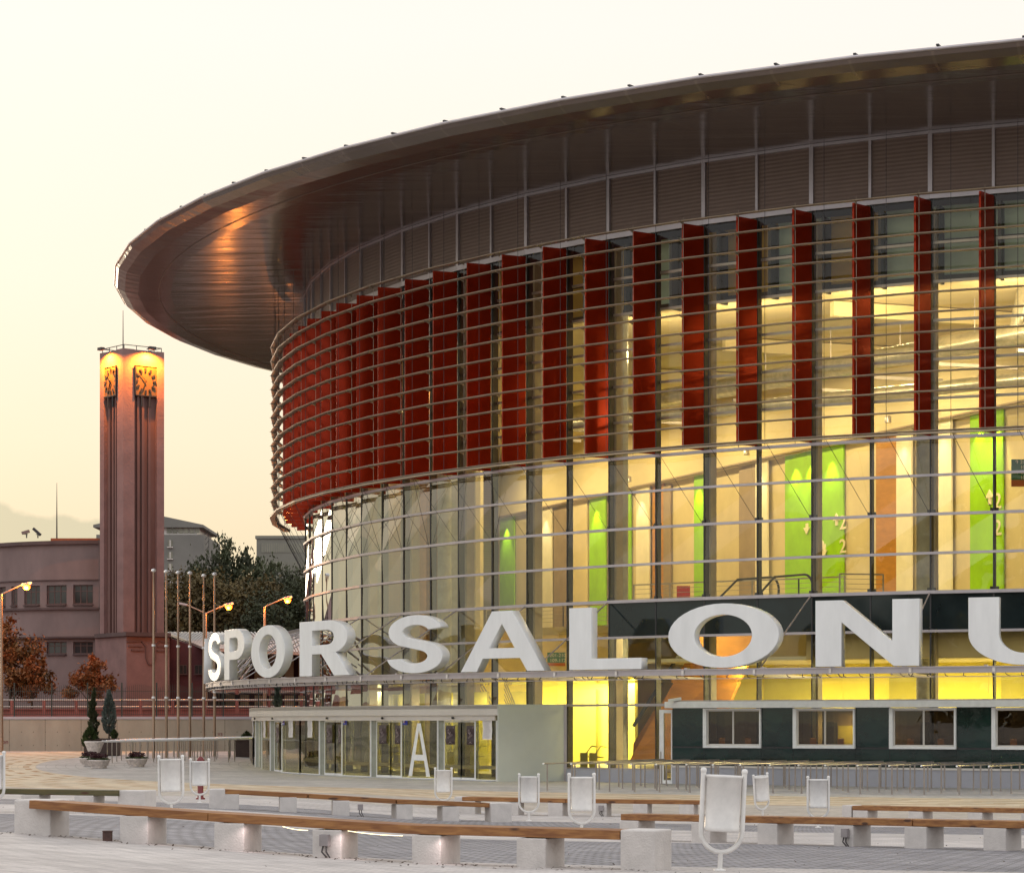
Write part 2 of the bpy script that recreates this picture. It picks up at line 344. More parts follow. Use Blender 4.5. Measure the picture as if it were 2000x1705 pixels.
def mat_soffit():
    m, n, l, b, o = new_mat('brushed_soffit')
    t = n.new('ShaderNodeTexCoord')
    mp = n.new('ShaderNodeMapping'); mp.inputs['Scale'].default_value = (0.14, 0.85, 1); l.new(t.outputs['Object'], mp.inputs[0])
    ns = n.new('ShaderNodeTexNoise'); ns.inputs['Scale'].default_value = 1.0; ns.inputs['Detail'].default_value = 3.5; ns.inputs['Distortion'].default_value = 0.4; l.new(mp.outputs[0], ns.inputs['Vector'])
    # panel seams: radial (every facet) via angle, concentric via radius
    mpc = n.new('ShaderNodeMapping'); mpc.inputs['Location'].default_value = (-CX, -CY, 0); l.new(t.outputs['Object'], mpc.inputs[0])
    s = n.new('ShaderNodeSeparateXYZ'); l.new(mpc.outputs[0], s.inputs[0])
    a = n.new('ShaderNodeMath'); a.operation = 'ARCTAN2'; l.new(s.outputs[1], a.inputs[0]); l.new(s.outputs[0], a.inputs[1])
    q = n.new('ShaderNodeMath'); q.operation = 'MULTIPLY_ADD'; q.inputs[1].default_value = 1/(DA/2); q.inputs[2].default_value = 200-(A0-2*PI)/(DA/2); l.new(a.outputs[0], q.inputs[0])
    fr = n.new('ShaderNodeMath'); fr.operation = 'FRACT'; l.new(q.outputs[0], fr.inputs[0])
    pp = n.new('ShaderNodeMath'); pp.operation = 'PINGPONG'; pp.inputs[1].default_value = 0.5; l.new(fr.outputs[0], pp.inputs[0])
    lt = n.new('ShaderNodeMath'); lt.operation = 'LESS_THAN'; lt.inputs[1].default_value = 0.018; l.new(pp.outputs[0], lt.inputs[0])
    mixc = n.new('ShaderNodeMix'); mixc.data_type = 'RGBA'
    r = n.new('ShaderNodeValToRGB'); r.color_ramp.elements[0].color = (0.125,0.096,0.083,1); r.color_ramp.elements[1].color = (0.18,0.138,0.118,1); l.new(ns.outputs[0], r.inputs[0])
    l.new(lt.outputs[0], mixc.inputs[0]); l.new(r.outputs[0], mixc.inputs[6]); mixc.inputs[7].default_value = (0.19,0.148,0.125,1)
    l.new(mixc.outputs[2], b.inputs['Base Color'])
    b.inputs['Metallic'].default_value = 0.55; b.inputs['Roughness'].default_value = 0.17
    bp = n.new('ShaderNodeBump'); bp.inputs['Strength'].default_value = 0.35; bp.inputs['Distance'].default_value = 0.12; l.new(ns.outputs[0], bp.inputs['Height']); l.new(bp.outputs[0], b.inputs['Normal'])
    return m
M['soffit'] = mat_soffit()
def mat_wallconc():
    m = mat('retaining_concrete', (0.33,0.315,0.26), 0.85, 0, 0.14, 0.5, bump=0.2, bscale=8, stretch=(1,1,0.4), detail=9)
    n = m.node_tree.nodes; l = m.node_tree.links; b = [x for x in n if x.type == 'BSDF_PRINCIPLED'][0]; src = b.inputs['Base Color'].links[0].from_socket
    t = n.new('ShaderNodeTexCoord'); s = n.new('ShaderNodeSeparateXYZ'); l.new(t.outputs['Object'], s.inputs[0])
    def per(sock, p, w):
        a = n.new('ShaderNodeMath'); a.operation = 'MULTIPLY_ADD'; a.inputs[1].default_value = 1/p; a.inputs[2].default_value = 100; l.new(sock, a.inputs[0])
        f = n.new('ShaderNodeMath'); f.operation = 'FRACT'; l.new(a.outputs[0], f.inputs[0])
        g = n.new('ShaderNodeMath'); g.operation = 'LESS_THAN'; g.inputs[1].default_value = w/p; l.new(f.outputs[0], g.inputs[0]); return g.outputs[0]
    seam = per(s.outputs[0], 2.4, 0.035); hx = per(s.outputs[0], 0.8, 0.06); hz = per(s.outputs[2], 0.9, 0.06)
    h = n.new('ShaderNodeMath'); h.operation = 'MULTIPLY'; l.new(hx, h.inputs[0]); l.new(hz, h.inputs[1])
    u = n.new('ShaderNodeMath'); u.operation = 'MAXIMUM'; l.new(seam, u.inputs[0]); l.new(h.outputs[0], u.inputs[1])
    mx_ = n.new('ShaderNodeMix'); mx_.data_type = 'RGBA'; l.new(u.outputs[0], mx_.inputs[0]); l.new(src, mx_.inputs[6]); mx_.inputs[7].default_value = (0.15,0.13,0.10,1)
    l.new(mx_.outputs[2], b.inputs['Base Color']); return m
M['wallconc'] = mat_wallconc()
def mat_wood(name, c1, c2):
    m, n, l, b, o = new_mat(name)
    t = n.new('ShaderNodeTexCoord'); mp = n.new('ShaderNodeMapping'); mp.inputs['Scale'].default_value = (0.7, 4, 14); l.new(t.outputs['Object'], mp.inputs[0])
    ns = n.new('ShaderNodeTexNoise'); ns.inputs['Scale'].default_value = 1.6; ns.inputs['Detail'].default_value = 6; ns.inputs['Distortion'].default_value = 0.6; l.new(mp.outputs[0], ns.inputs['Vector'])
    r = n.new('ShaderNodeValToRGB'); r.color_ramp.elements[0].position = 0.35; r.color_ramp.elements[1].position = 0.68
    r.color_ramp.elements[0].color = (*c2, 1); r.color_ramp.elements[1].color = (*c1, 1); l.new(ns.outputs[0], r.inputs[0])
    vo = n.new('ShaderNodeTexVoronoi'); vo.inputs['Scale'].default_value = 1.0
    mp2 = n.new('ShaderNodeMapping'); mp2.inputs['Scale'].default_value = (1.3, 3, 6); l.new(t.outputs['Object'], mp2.inputs[0]); l.new(mp2.outputs[0], vo.inputs['Vector'])
    kr = n.new('ShaderNodeMapRange'); kr.inputs[1].default_value = 0.12; kr.inputs[2].default_value = 0.2; l.new(vo.outputs['Distance'], kr.inputs[0])
    mk = n.new('ShaderNodeMix'); mk.data_type = 'RGBA'; mk.inputs[6].default_value = (0.07,0.025,0.01,1); l.new(kr.outputs[0], mk.inputs[0]); l.new(r.outputs[0], mk.inputs[7])
    l.new(mk.outputs[2], b.inputs['Base Color']); b.inputs['Roughness'].default_value = 0.5
    bp = n.new('ShaderNodeBump'); bp.inputs['Strength'].default_value = 0.2; bp.inputs['Distance'].default_value = 0.01; l.new(ns.outputs[0], bp.inputs['Height']); l.new(bp.outputs[0], b.inputs['Normal'])
    return m
M['wood'] = mat_wood('bench_wood', (0.36,0.165,0.05), (0.20,0.075,0.022))
M['woodgreen'] = mat_wood('mossy_bench_wood', (0.13,0.10,0.035), (0.07,0.065,0.025))
def mat_ground():
    m, n, l, b, o = new_mat('plaza_paving')
    def math_(op, a, b_=None, c=None):
        x = n.new('ShaderNodeMath'); x.operation = op
        for i, v in enumerate((a, b_, c)):
            if v is None: continue
            if isinstance(v, (int, float)): x.inputs[i].default_value = v
            else: l.new(v, x.inputs[i])
        return x.outputs[0]
    def mix(f, a, b_):
        x = n.new('ShaderNodeMix'); x.data_type = 'RGBA'
        for i, v in ((0, f), (6, a), (7, b_)):
            if isinstance(v, tuple): x.inputs[i].default_value = (*v, 1)
            elif isinstance(v, (int, float)): x.inputs[i].default_value = v
            else: l.new(v, x.inputs[i])
        return x.outputs[2]
    t = n.new('ShaderNodeTexCoord'); s = n.new('ShaderNodeSeparateXYZ'); l.new(t.outputs['Object'], s.inputs[0])
    dx = math_('SUBTRACT', s.outputs[0], CX); dy = math_('SUBTRACT', s.outputs[1], CY)
    r0 = math_('SQRT', math_('ADD', math_('MULTIPLY', dx, dx), math_('MULTIPLY', dy, dy)))
    ang = math_('ARCTAN2', dy, dx)
    def noise(sc_, det=4, vec=None):
        x = n.new('ShaderNodeTexNoise'); x.inputs['Scale'].default_value = sc_; x.inputs['Detail'].default_value = det; l.new(vec or t.outputs['Object'], x.inputs['Vector']); return x.outputs[0]
    r = r0
    def inside(a, b_): return math_('MULTIPLY', math_('GREATER_THAN', r, a), math_('LESS_THAN', r, b_))
    cpol = n.new('ShaderNodeCombineXYZ'); l.new(math_('MULTIPLY', ang, 100.0), cpol.inputs[0]); l.new(r, cpol.inputs[1])
    def brick(c1, c2, mort, w, h, ms, off=0.5):
        x = n.new('ShaderNodeTexBrick'); x.offset = off; l.new(cpol.outputs[0], x.inputs['Vector']); x.inputs['Scale'].default_value = 1
        x.inputs['Color1'].default_value = (*c1, 1); x.inputs['Color2'].default_value = (*c2, 1); x.inputs['Mortar'].default_value = (*mort, 1)
        x.inputs['Brick Width'].default_value = w; x.inputs['Row Height'].default_value = h; x.inputs['Mortar Size'].default_value = ms; x.inputs['Mortar Smooth'].default_value = 0.3; return x
    light = brick((0.56,0.515,0.485), (0.49,0.45,0.43), (0.38,0.35,0.33), 0.24, 0.16, 0.012)
    dark = brick((0.34,0.325,0.335), (0.23,0.22,0.235), (0.14,0.13,0.13), 0.20, 0.20, 0.022, 0.3)
    mid = brick((0.54,0.51,0.475), (0.46,0.435,0.41), (0.36,0.34,0.31), 0.5, 0.5, 0.02)
    c = light.outputs[0]
    dk = math_('ADD', inside(105.8, 117.2), inside(88.5, 95.5)); c = mix(dk, c, dark.outputs[0])
    c = mix(math_('LESS_THAN', r, 80.0), c, mid.outputs[0])
    # beige ring with staggered tan dashes
    row = math_('MULTIPLY', math_('SUBTRACT', r, 62.5), 1/1.05); rf = math_('FRACT', row); ri = math_('FLOOR', row)
    u = math_('FRACT', math_('ADD', math_('MULTIPLY', ang, 66/4.0), math_('ADD', math_('MULTIPLY', ri, 0.37), 50.0)))
    dash = math_('MULTIPLY', math_('MULTIPLY', math_('GREATER_THAN', rf, 0.32), math_('LESS_THAN', rf, 0.62)), math_('LESS_THAN', u, 0.5))
    beige = mix(dash, (0.64,0.53,0.38), (0.40,0.22,0.09)); beige = mix(math_('MULTIPLY', math_('LESS_THAN', math_('FRACT', math_('MULTIPLY', row, 3.5)), 0.12), 0.35), beige, (0.40,0.31,0.22))
    c = mix(inside(62.5, 71.5), c, beige)
    c = mix(math_('MULTIPLY', inside(71.5, 80), 0.55), c, (0.50,0.42,0.33))
    # dirt, stains
    n_big = noise(0.35, 6); n_st = noise(2.2, 8)
    sh = n.new('ShaderNodeMapRange'); sh.inputs[1].default_value = 0.35; sh.inputs[2].default_value = 0.65; sh.inputs[3].default_value = 0.86; sh.inputs[4].default_value = 1.08; l.new(n_big, sh.inputs[0])
    sh2 = n.new('ShaderNodeMapRange'); sh2.inputs[1].default_value = 0.38; sh2.inputs[2].default_value = 0.6; sh2.inputs[3].default_value = 0.84; sh2.inputs[4].default_value = 1.04; l.new(n_st, sh2.inputs[0])
    k = math_('MULTIPLY', sh.outputs[0], sh2.outputs[0])
    vm = n.new('ShaderNodeVectorMath'); vm.operation = 'SCALE'; l.new(c, vm.inputs[0]); l.new(k, vm.inputs['Scale'])
    far = math_('GREATER_THAN', s.outputs[1], 170.5)
    l.new(mix(far, vm.outputs[0], (0.16,0.07,0.06)), b.inputs['Base Color']); b.inputs['Roughness'].default_value = 0.72; b.inputs['Specular IOR Level'].default_value = 0.35
    bp = n.new('ShaderNodeBump'); bp.inputs['Strength'].default_value = 0.5; bp.inputs['Distance'].default_value = 0.02
    hgt = math_('ADD', noise(18, 4), math_('MULTIPLY', dark.outputs['Fac'], -0.8)); l.new(hgt, bp.inputs['Height']); l.new(bp.outputs[0], b.inputs['Normal'])
    return m
M['ground'] = mat_ground()
# ---------------------------------------------------------------- ground sheet
xs = [-2500,-1200,-600,-300,-150,-90]+[-60+i*1.0 for i in range(121)]+[90,150,300,600,1200,2500]
ys = [-300,-100,-30,0,8]+[12+i*1.0 for i in range(158)]+[170.3,170.45,170.6,171,173,178,190,215,260,330,430,600,800,1100,1500,2500,4500]
g = MB(); nx = len(xs)
g.add([(x, y, gz(x, y)) for y in ys for x in xs], [(j*nx+i, j*nx+i+1, (j+1)*nx+i+1, (j+1)*nx+i) for j in range(len(ys)-1) for i in range(nx-1)], True)
tag(g.build('ground', M['ground']), 'light grey paved plaza with darker cobble rings and a beige patterned ring', kind='structure')
# ================================================================ ARENA
ar = thing('arena_building', (CX, CY, 0), 'round glass sports hall with red vertical fins, curved louvres and a huge flat overhanging roof', 'sports hall')
J0, J1 = -8, 27
ZB, ZT = 13.5, 22.62          # bottom of louvres, top of glass
# roof and soffit
NR = 62
def polyring(r, z, n=NR): return [ring(r, A0+DA*0.5*0+2*PI*i/n, z) for i in range(n)]
prof = [(48.5, 25.27), (52, 25.20), (55.6, 25.16), (57.3, 25.2), (58.0, 25.33), (58.4, 25.52), (58.5, 25.68)]
g = MB(); vs = []; fs = []
for r, z in prof: vs += polyring(r, z)
for i in range(len(prof)-1):
    for k in range(NR): fs.append((i*NR+k, i*NR+(k+1) % NR, (i+1)*NR+(k+1) % NR, (i+1)*NR+k))
g.add(vs, fs, False)
sfo = g.build('soffit', M['soffit'], ar)
# concentric seam bead on the soffit
g = MB(); g.tube([ring(56.2, 2*PI*i/124, 25.155) for i in range(124)], 0.012, 5, False, closed=True); g.build('soffit_seam', M['band'], ar)
g = MB(); g.tube([ring(58.52, A0+2*PI*i/NR, 25.72) for i in range(NR)], 0.06, 6, False, closed=True); g.build('roof_edge_rail', M['alu'], ar)
rp = [(58.5, 25.70), (57, 26.0), (40, 27.5), (0.1, 29.0)]
g = MB(); vs = []; fs = []
for r, z in rp: vs += polyring(r, z)
for i in range(len(rp)-1):
    for k in range(NR): fs.append((i*NR+k, i*NR+(k+1) % NR, (i+1)*NR+(k+1) % NR, (i+1)*NR+k))
g.add(vs, fs, False); g.build('roof', M['band'], ar)
for k in range(0, NR*2):
    a = A0+PI*k/NR; p = ring(58.2, a, 25.86)
    if not (p.y < 141 and -25 < p.x < 22): continue
    g = MB(); e = Vector((math.cos(a), math.sin(a), 0)); t_ = Vector((-e.y, e.x, 0)); g.obox(p, e, t_, Vector((0,0,1)), 0.2, 0.05, 0.03); g.build('roof_cleat', M['dark'], ar)
# cladding band between glass and soffit, one panel per bay, with a frame bar between panels
for j in range(J0, J1):
    a, b = gp(j, RG), gp(j+1, RG); g = MB(); up = Vector((0,0,1))
    d = (b-a).normalized(); n_ = rad(j+0.5)
    g.slab([a+up*22.85-n_*0.05, b+up*22.85-n_*0.05, b+up*25.28-n_*0.05, a+up*25.28-n_*0.05], 0.04)
    g.build('cladding_panel', M['band'], ar)
g = MB()
for j in range(J0, J1+1):
    p = gp(j, RG+0.04); g.obox(p+Vector((0,0,24.05)), rad(j), tan_(j), Vector((0,0,1)), 0.06, 0.055 if j % 2 else 0.085, 1.22)
for z, h in ((22.74, 0.11), (25.2, 0.06)):
    for j in range(J0, J1): g.bar(gp(j, RG+0.06, z), gp(j+1, RG+0.06, z), 0.14, h*2)
g.build('cladding_frame', M['alu'], ar)
# glass, one window per bay
Z_EDGE = [3.2, 6.0, 7.5, 9.0, 10.5, 12.0, 13.5, 16.5, 19.5, 22.62]
rnd = random.Random(3)
for j in range(J0, J1):
    a, b = gp(j, RG), gp(j+1, RG)
    n_ = rad(j+0.5)
    def pane(nm, zs, m_, w_=0.028):
        g = MB(); vs = []
        for i, z in enumerate(zs):
            w = rnd.uniform(-w_, w_); vs += [a+Vector((0,0,z))+n_*w, b+Vector((0,0,z))-n_*w]
        g.add(vs, [(2*i, 2*i+1, 2*i+3, 2*i+2) for i in range(len(zs)-1)]); g.build(nm, M[m_], ar)
    pane('lower_glass_pane', (0.55, 3.2, 6.0) + (() if j >= 10 else (7.5,)), 'glassL' if j < 8 else 'glass')
    pane('middle_glass_pane', (7.5, 9, 10.5, 12, 13.45), 'glassL' if j < 8 else 'glass')
    pane('upper_glass_pane', (13.5, 15, 16.5, 18, 19.5, 21, 22.6), 'glass2', 0.003)
    if j >= 10:
        g = MB(); q = -n_*0.02
        g.slab([a+q+Vector((0,0,6.0)), b+q+Vector((0,0,6.0)), b+q+Vector((0,0,7.5)), a+q+Vector((0,0,7.5))], 0.03)
        g.build('spandrel_panel', M['spandrel'], ar)
# mullions: dark blade at every bay, deeper post behind every second one
for j in range(J0, J1+1):
    g = MB(); p = gp(j, RG-0.14); g.obox(p+Vector((0,0,11.4)), rad(j), tan_(j), Vector((0,0,1)), 0.17, 0.03, 11.3)
    g.build('mullion', M['dark'], ar)
    if j % 2 == 0:
        g = MB(); p = gp(j, RG-0.58); g.obox(p+Vector((0,0,11.2)), rad(j), tan_(j), Vector((0,0,1)), 0.21, 0.08, 11.1)
        g.build('facade_post', M['post'], ar)
# transoms
for z, r, w in ((0.5, 0.05, 0.16), (3.2, 0.05, 0.11), (6.0, 0.06, 0.10), (7.5, 0.07, 0.13), (9.0, 0.06, 0.10), (10.5, 0.06, 0.11), (12.0, 0.06, 0.10), (13.44, 0.06, 0.12),
                (15.0, -0.30, 0.1), (16.5, -0.30, 0.1), (18.0, -0.3, 0.1), (19.5, -0.3, 0.1), (21, -0.3, 0.1)):
    g = MB(); j1 = J1 if z > 4 else J1
    for j in range(J0, J1): g.bar(gp(j, RG+r, z), gp(j+1, RG+r, z), 0.12, w)
    g.build('transom', M['alu'], ar)
g = MB()
for j in range(J0, J1+1):
    for z in (7.5, 10.5):
        g.obox(gp(j, RG-0.12, z+0.13), rad(j), tan_(j), Vector((0,0,1)), 0.06, 0.16, 0.05)
g.build('glass_clamps', M['dark'], ar)
# fins
DLT = R_(14); 
def fin_dir(j):
    a = A0+DA*j/2; return Vector((math.cos(a-DLT), math.sin(a-DLT), 0))
for j in range(J0, J1+1):
    p = gp(j, RG+0.10); d = fin_dir(j); q = p+d*1.13; sd = Vector((-d.y, d.x, 0)); g = MB()
    top = 22.55
    g.obox((p+q)/2+Vector((0,0,(ZB+top)/2)), d, sd, Vector((0,0,1)), 0.565, 0.045, (top-ZB)/2)
    g.build('fin', M['fin'], ar, bevel=0.008)
# louvre blades: rings of elliptical tubes outside the fins
RO = 50.12
for i in range(13):
    z = 13.52+0.75*i; g = MB(); pts = []; n8 = 8; vs = []; fs = []
    prof = [(0.17*math.cos(2*PI*k/n8), 0.034*math.sin(2*PI*k/n8)) for k in range(n8)]
    cnt = J1-J0+1
    for j in range(J0, J1+1):
        c = gp(j, RO); e = rad(j)
        for (u, w) in prof: vs.append(c+e*u+Vector((0,0,z+w)))
    for s_ in range(cnt-1):
        for k in range(n8): fs.append((s_*n8+k, s_*n8+(k+1) % n8, (s_+1)*n8+(k+1) % n8, (s_+1)*n8+k))
    g.add(vs, fs, True)
    g.build('louvre', M['tube'], ar)
# brackets and cables holding the louvres
for j in range(J0, J1+1):
    g = MB(); e = rad(j); g.bar(gp(j, RO-0.13, 13.3), gp(j, RO-0.13, 22.7), 0.014)
    for i in range(13):
        z = 13.52+0.75*i; t_ = tan_(j)*0.02; pts = [gp(j, RO-0.14, z-0.01), gp(j, RO+0.24, z-0.02), gp(j, RO-0.12, z-0.15)]
        g.add(pts+[p+t_ for p in pts], [(0,1,2),(5,4,3),(0,3,4,1),(1,4,5,2),(2,5,3,0)])
    g.build('louvre_bracket', M['tube'], ar)
g = MB()
for j in range(J0, J1+1):
    for dj in (0.5,):
        g.bar(gp(j+dj, RO+0.02, 13.3), gp(j+dj, RO+0.02, 25.1), 0.018)
    g.bar(gp(j+0.5, RO, 13.5), gp(j+1, RG+0.1, 10.5), 0.014); 
    if j < 5: g.bar(gp(j+1.5, RO, 13.5), gp(j+1, RG+0.1, 10.5), 0.014)
g.build('stay_cables', M['black'], ar)
# bottom flange of the louvre screen
g = MB()
for j in range(J0, J1):
    a, b, c, d = gp(j, RO+0.22, 13.40), gp(j+1, RO+0.22, 13.40), gp(j+1, RO-0.05, 13.40), gp(j, RO-0.05, 13.40); g.slab([a, b, c, d], 0.05)
g.build('louvre_flange', M['tube'], ar)
# closed outer wall round the back of the hall
g = MB(); aa = A0+DA*J1/2; ab = A0+DA*J0/2+2*PI; nb = 44
for i in range(nb):
    a = ring(RG-0.2, aa+(ab-aa)*i/nb); b = ring(RG-0.2, aa+(ab-aa)*(i+1)/nb)
    g.slab([a, b, b+Vector((0,0,25.2)), a+Vector((0,0,25.2))], 0.2)
g.build('rear_wall', M['band'], ar)

# ---------------------------------------------------------------- interior
SC = 1.12; WA = Vector((17.6*SC, 103*SC, 0)); WD = Vector((-0.3451, 0.9386, 0)).normalized(); WN = Vector((-0.9386, -0.3451, 0)).normalized()
def wallu(x):   # where the sight line of pixel column x meets the concourse wall
    k = (x-1000)/F; return (k*WA.y-WA.x)/(WD.x-k*WD.y)
def wp(u, off=0, z=0): p = WA+WD*u+WN*off; p.z = z; return p
U0, U1 = wallu(2150), wallu(905); ZW = 16.2
g = MB(); g.slab([wp(U0, 0, 0), wp(U1, 0, 0), wp(U1, 0, ZW), wp(U0, 0, ZW)], 0.3); g.build('concourse_wall', M['cream'], ar)
g = MB(); g.slab([wp(U0, 0.35, ZW), wp(U1, 0.35, ZW), wp(U1, 0.35, 20.2), wp(U0, 0.35, 20.2)], 0.3)
g.slab([wp(U0, 0.35, ZW), wp(U1, 0.35, ZW), wp(U1, 0, ZW), wp(U0, 0, ZW)], 0.1); g.build('bulkhead', M['cream2'], ar)
g = MB(); g.bar(wp(U0, 0.4, ZW), wp(U1, 0.4, ZW), 0.1, 0.08); g.build('bulkhead_edge', M['taupe'], ar)
def panel(name, x0, x1, m, off=0.06, z0=7.5, z1=ZW-0.1, th=0.08):
    g = MB(); u0, u1 = wallu(x0), wallu(x1)
    g.slab([wp(u0, off, z0), wp(u1, off, z0), wp(u1, off, z1), wp(u0, off, z1)], th); return g.build(name, M[m], ar)
for x0, x1 in ((980,1008),(1155,1187),(1229,1236),(1360,1380),(1538,1652),(1900,1964)): panel('green_recess', x0, x1, 'green')
for x0, x1 in ((1085,1112),(1300,1314),(1448,1484)): panel('taupe_door', x0, x1, 'taupe', z1=ZW-0.25)
panel('brown_door', 1716, 1760, 'brown', z1=ZW-0.2)
panel('beige_panel', 1110, 1150, 'cream2', 0.05); panel('beige_panel', 1278, 1300, 'brown', 0.05)
for x0, x1 in ((1062,1085),(1250,1276),(1484,1508),(1760,1790),(1840,1868)): panel('lit_strip_white', x0, x1, 'white_in', 0.18)  # white-lit strips of the wall, their light put in as paler panels
# numbers and arrows on the green walls
def wtext(s, x, y, hpx, name='wall_number'):
    u = wallu(x); p = wp(u, 0.16); p.z = EYE+(YH-y)*p.y/F; h = hpx*p.y/F
    me = text_mesh(s, h*1.35, 0.02, 0.01); return place_mesh(name, me, M['white_in'], p, -WD, (0,0,1), ar, 1.5, 1)
wtext('1', 1604, 1036, 24); wtext('2', 1604, 1082, 28); wtext('2', 1645, 1034, 28); wtext('2', 1645, 1080, 28); wtext('2', 1946, 994, 32); wtext('2', 1946, 1046, 32)
def warrow(x, y0, y1):
    u = wallu(x); p = wp(u, 0.16); s = p.y/F; za, zb = EYE+(YH-y0)*s, EYE+(YH-y1)*s; g = MB(); d = (zb-za)
    a = Vector((p.x, p.y, za)); b = Vector((p.x, p.y, zb)); g.bar(a, b, 0.06, 0.25, up=WD)
    t_ = 0.35*(1 if d > 0 else -1)
    g.add([b+Vector((0,0,t_)), b-WD*0.35, b+WD*0.35, b+Vector((0,0,t_))+WN*0.05, b-WD*0.35+WN*0.05, b+WD*0.35+WN*0.05], [(0,1,2),(3,5,4),(0,3,4,1),(1,4,5,2),(2,5,3,0)])
    g.build('wall_arrow', M['white_in'], ar)
warrow(1582, 1022, 1030); warrow(1616, 1062, 1075); warrow(1640, 1026, 1016); warrow(1940, 985, 972)
# ceilings and slabs
def glassring(x, r=RG-0.5): return ring(r, ang_at(x, r))
a5, a12 = A0+DA*5, A0+DA*12.5
arc = [ring(RG-0.45, a5+(a12-a5)*i/16) for i in range(17)]
wall_near, wall_far = wp(U0), wp(wallu(950))
e1 = P(1203, 0, 131); e2 = P(950, 0, 138)
g = MB(); g.prism([(p.x, p.y) for p in arc+[wall_near, wall_far, e2, e1]], 7.1, 7.5); g.build('upper_floor', M['floor_in'], ar)
# ceiling over the upper hall
arc2 = [ring(RG-1.9, A0-0.35+(a12-A0+0.35)*i/26) for i in range(27)]
g = MB(); g.prism([(p.x, p.y) for p in arc2+[wall_near, wp(U1), P(880, 0, 165), P(620, 0, 160)]], 19.95, 20.2); g.build('hall_ceiling', M['cream'], ar)
# teal parapet and dark beams behind the top row of glass
for j in range(J0, J1):
    g = MB(); a, b = gp(j, RG-1.85), gp(j+1, RG-1.85)
    g.slab([a+Vector((0,0,19.9)), b+Vector((0,0,19.9)), b+Vector((0,0,22.7)), a+Vector((0,0,22.7))], 0.1); g.build('parapet_panel', M['teal'] if (j >= 15 or j % 3 == 1) else M['ochre'], ar)
for z, h in ((19.85, 0.18), (21.3, 0.10)):
    g = MB()
    for j in range(J0, J1): g.bar(gp(j, RG-1.7, z), gp(j+1, RG-1.7, z), 0.2, h*1.3)
    g.build('parapet_beam', M['beamdk'], ar)
for j in range(J0, J1, 1):
    g = MB(); g.obox(gp(j, RG-1.35)+Vector((0,0,21.1)), rad(j), tan_(j), Vector((0,0,1)), 0.35, 0.06, 1.5); g.build('parapet_post', M['beamdk'], ar)
# ground floor: ceiling bulkhead, yellow back wall
arcB = [(ring(RG-0.9, a5+(a12-a5)*i/16)) for i in range(17)]
g = MB()
for p, q in list(zip(arcB, arcB[1:]))[4:]: g.slab([p+Vector((0,0,5.0)), q+Vector((0,0,5.0)), q+Vector((0,0,7.1)), p+Vector((0,0,7.1))], 0.15)
g.build('lower_bulkhead', M['cream'], ar)
arcY = [ring(RG-8.5, a5-0.02+(a12-a5)*i/14) for i in range(15)]
g = MB()
for p, q in zip(arcY, arcY[1:]): g.slab([p+Vector((0,0,0.2)), q+Vector((0,0,0.2)), q+Vector((0,0,5.0)), p+Vector((0,0,5.0))], 0.2)
g.build('ticket_hall_wall', M['yellow'], ar)
g = MB(); g.prism([(p.x, p.y) for p in arcB+arcY[::-1]], 4.98, 5.12); g.build('ticket_hall_ceiling', M['white_in'], ar)
for i, (t0, t1, m_) in enumerate(((0.06,0.14,'olive'),(0.26,0.32,'olive'),(0.42,0.5,'olive'),(0.56,0.58,'taupe'),(0.66,0.74,'olive'),(0.83,0.86,'taupe'))):
    g = MB(); p, q = ring(RG-8.3, a5+(a12-a5)*t0), ring(RG-8.3, a5+(a12-a5)*t1)
    g.slab([p+Vector((0,0,0.3)), q+Vector((0,0,0.3)), q+Vector((0,0,4.3)), p+Vector((0,0,4.3))], 0.1); g.build('ticket_hall_door', M[m_], ar)
# wall below the atrium edge (left of the ticket hall)
g = MB(); q0, q1 = P(1215, 0, 131), P(905, 0, 139)
g.slab([Vector((q0.x, q0.y, 4.9)), Vector((q1.x, q1.y, 4.9)), Vector((q1.x, q1.y, 7.45)), Vector((q0.x, q0.y, 7.45))], 0.3); g.build('atrium_bulkhead', M['cream'], ar)
y0, y1 = P(1240, 0, 139), P(880, 0, 146)
g = MB(); g.slab([Vector((y0.x, y0.y, 0.2)), Vector((y1.x, y1.y, 0.2)), Vector((y1.x, y1.y, 5.0)), Vector((y0.x, y0.y, 5.0))], 0.3); g.build('atrium_back_wall', M['yellow'], ar)
g = MB(); g.prism([(q0.x, q0.y), (q1.x, q1.y), (y1.x, y1.y), (y0.x, y0.y)], 4.92, 5.05); g.build('atrium_soffit', M['white_in'], ar)
g = MB(); 
for (xa, xb, zt) in ((1000,1035,4.2),(1090,1112,4.4),(1120,1165,4.3)):
    k0 = (y0-y1); 
    def yw(x):
        k = (x-1000)/F; d = y1-y0; t = (k*y0.y-y0.x)/(d.x-k*d.y); return y0+d*t
    p, q = yw(xa), yw(xb); n_ = Vector((0,-0.25,0))
    g.slab([Vector((p.x,p.y-0.3,0.2)), Vector((q.x,q.y-0.3,0.2)), Vector((q.x,q.y-0.3,zt)), Vector((p.x,p.y-0.3,zt))], 0.1)
g.build('olive_doors', M['olive'], ar)
# inner wall for the darker left part of the hall
aLe = ang_at(938, 42.0)
aL = [ring(42.0, 2.75+(aLe-2.75)*i/12) for i in range(13)]
g = MB()
for p, q in zip(aL, aL[1:]): g.slab([p+Vector((0,0,0.1)), q+Vector((0,0,0.1)), q+Vector((0,0,20)), p+Vector((0,0,20))], 0.25)
g.build('inner_wall', M['cream'], ar)
for i in range(7):
    g = MB(); a = 2.98+(aLe-3.0)*i/6.3; g.obox(ring(42.8, a, 10), Vector((math.cos(a), math.sin(a), 0)), Vector((-math.sin(a), math.cos(a), 0)), Vector((0,0,1)), 0.4, 0.75, 9.8); g.build('dark_pier', M[('beamdk','brown','colconc','beamdk')[i % 4]], ar)
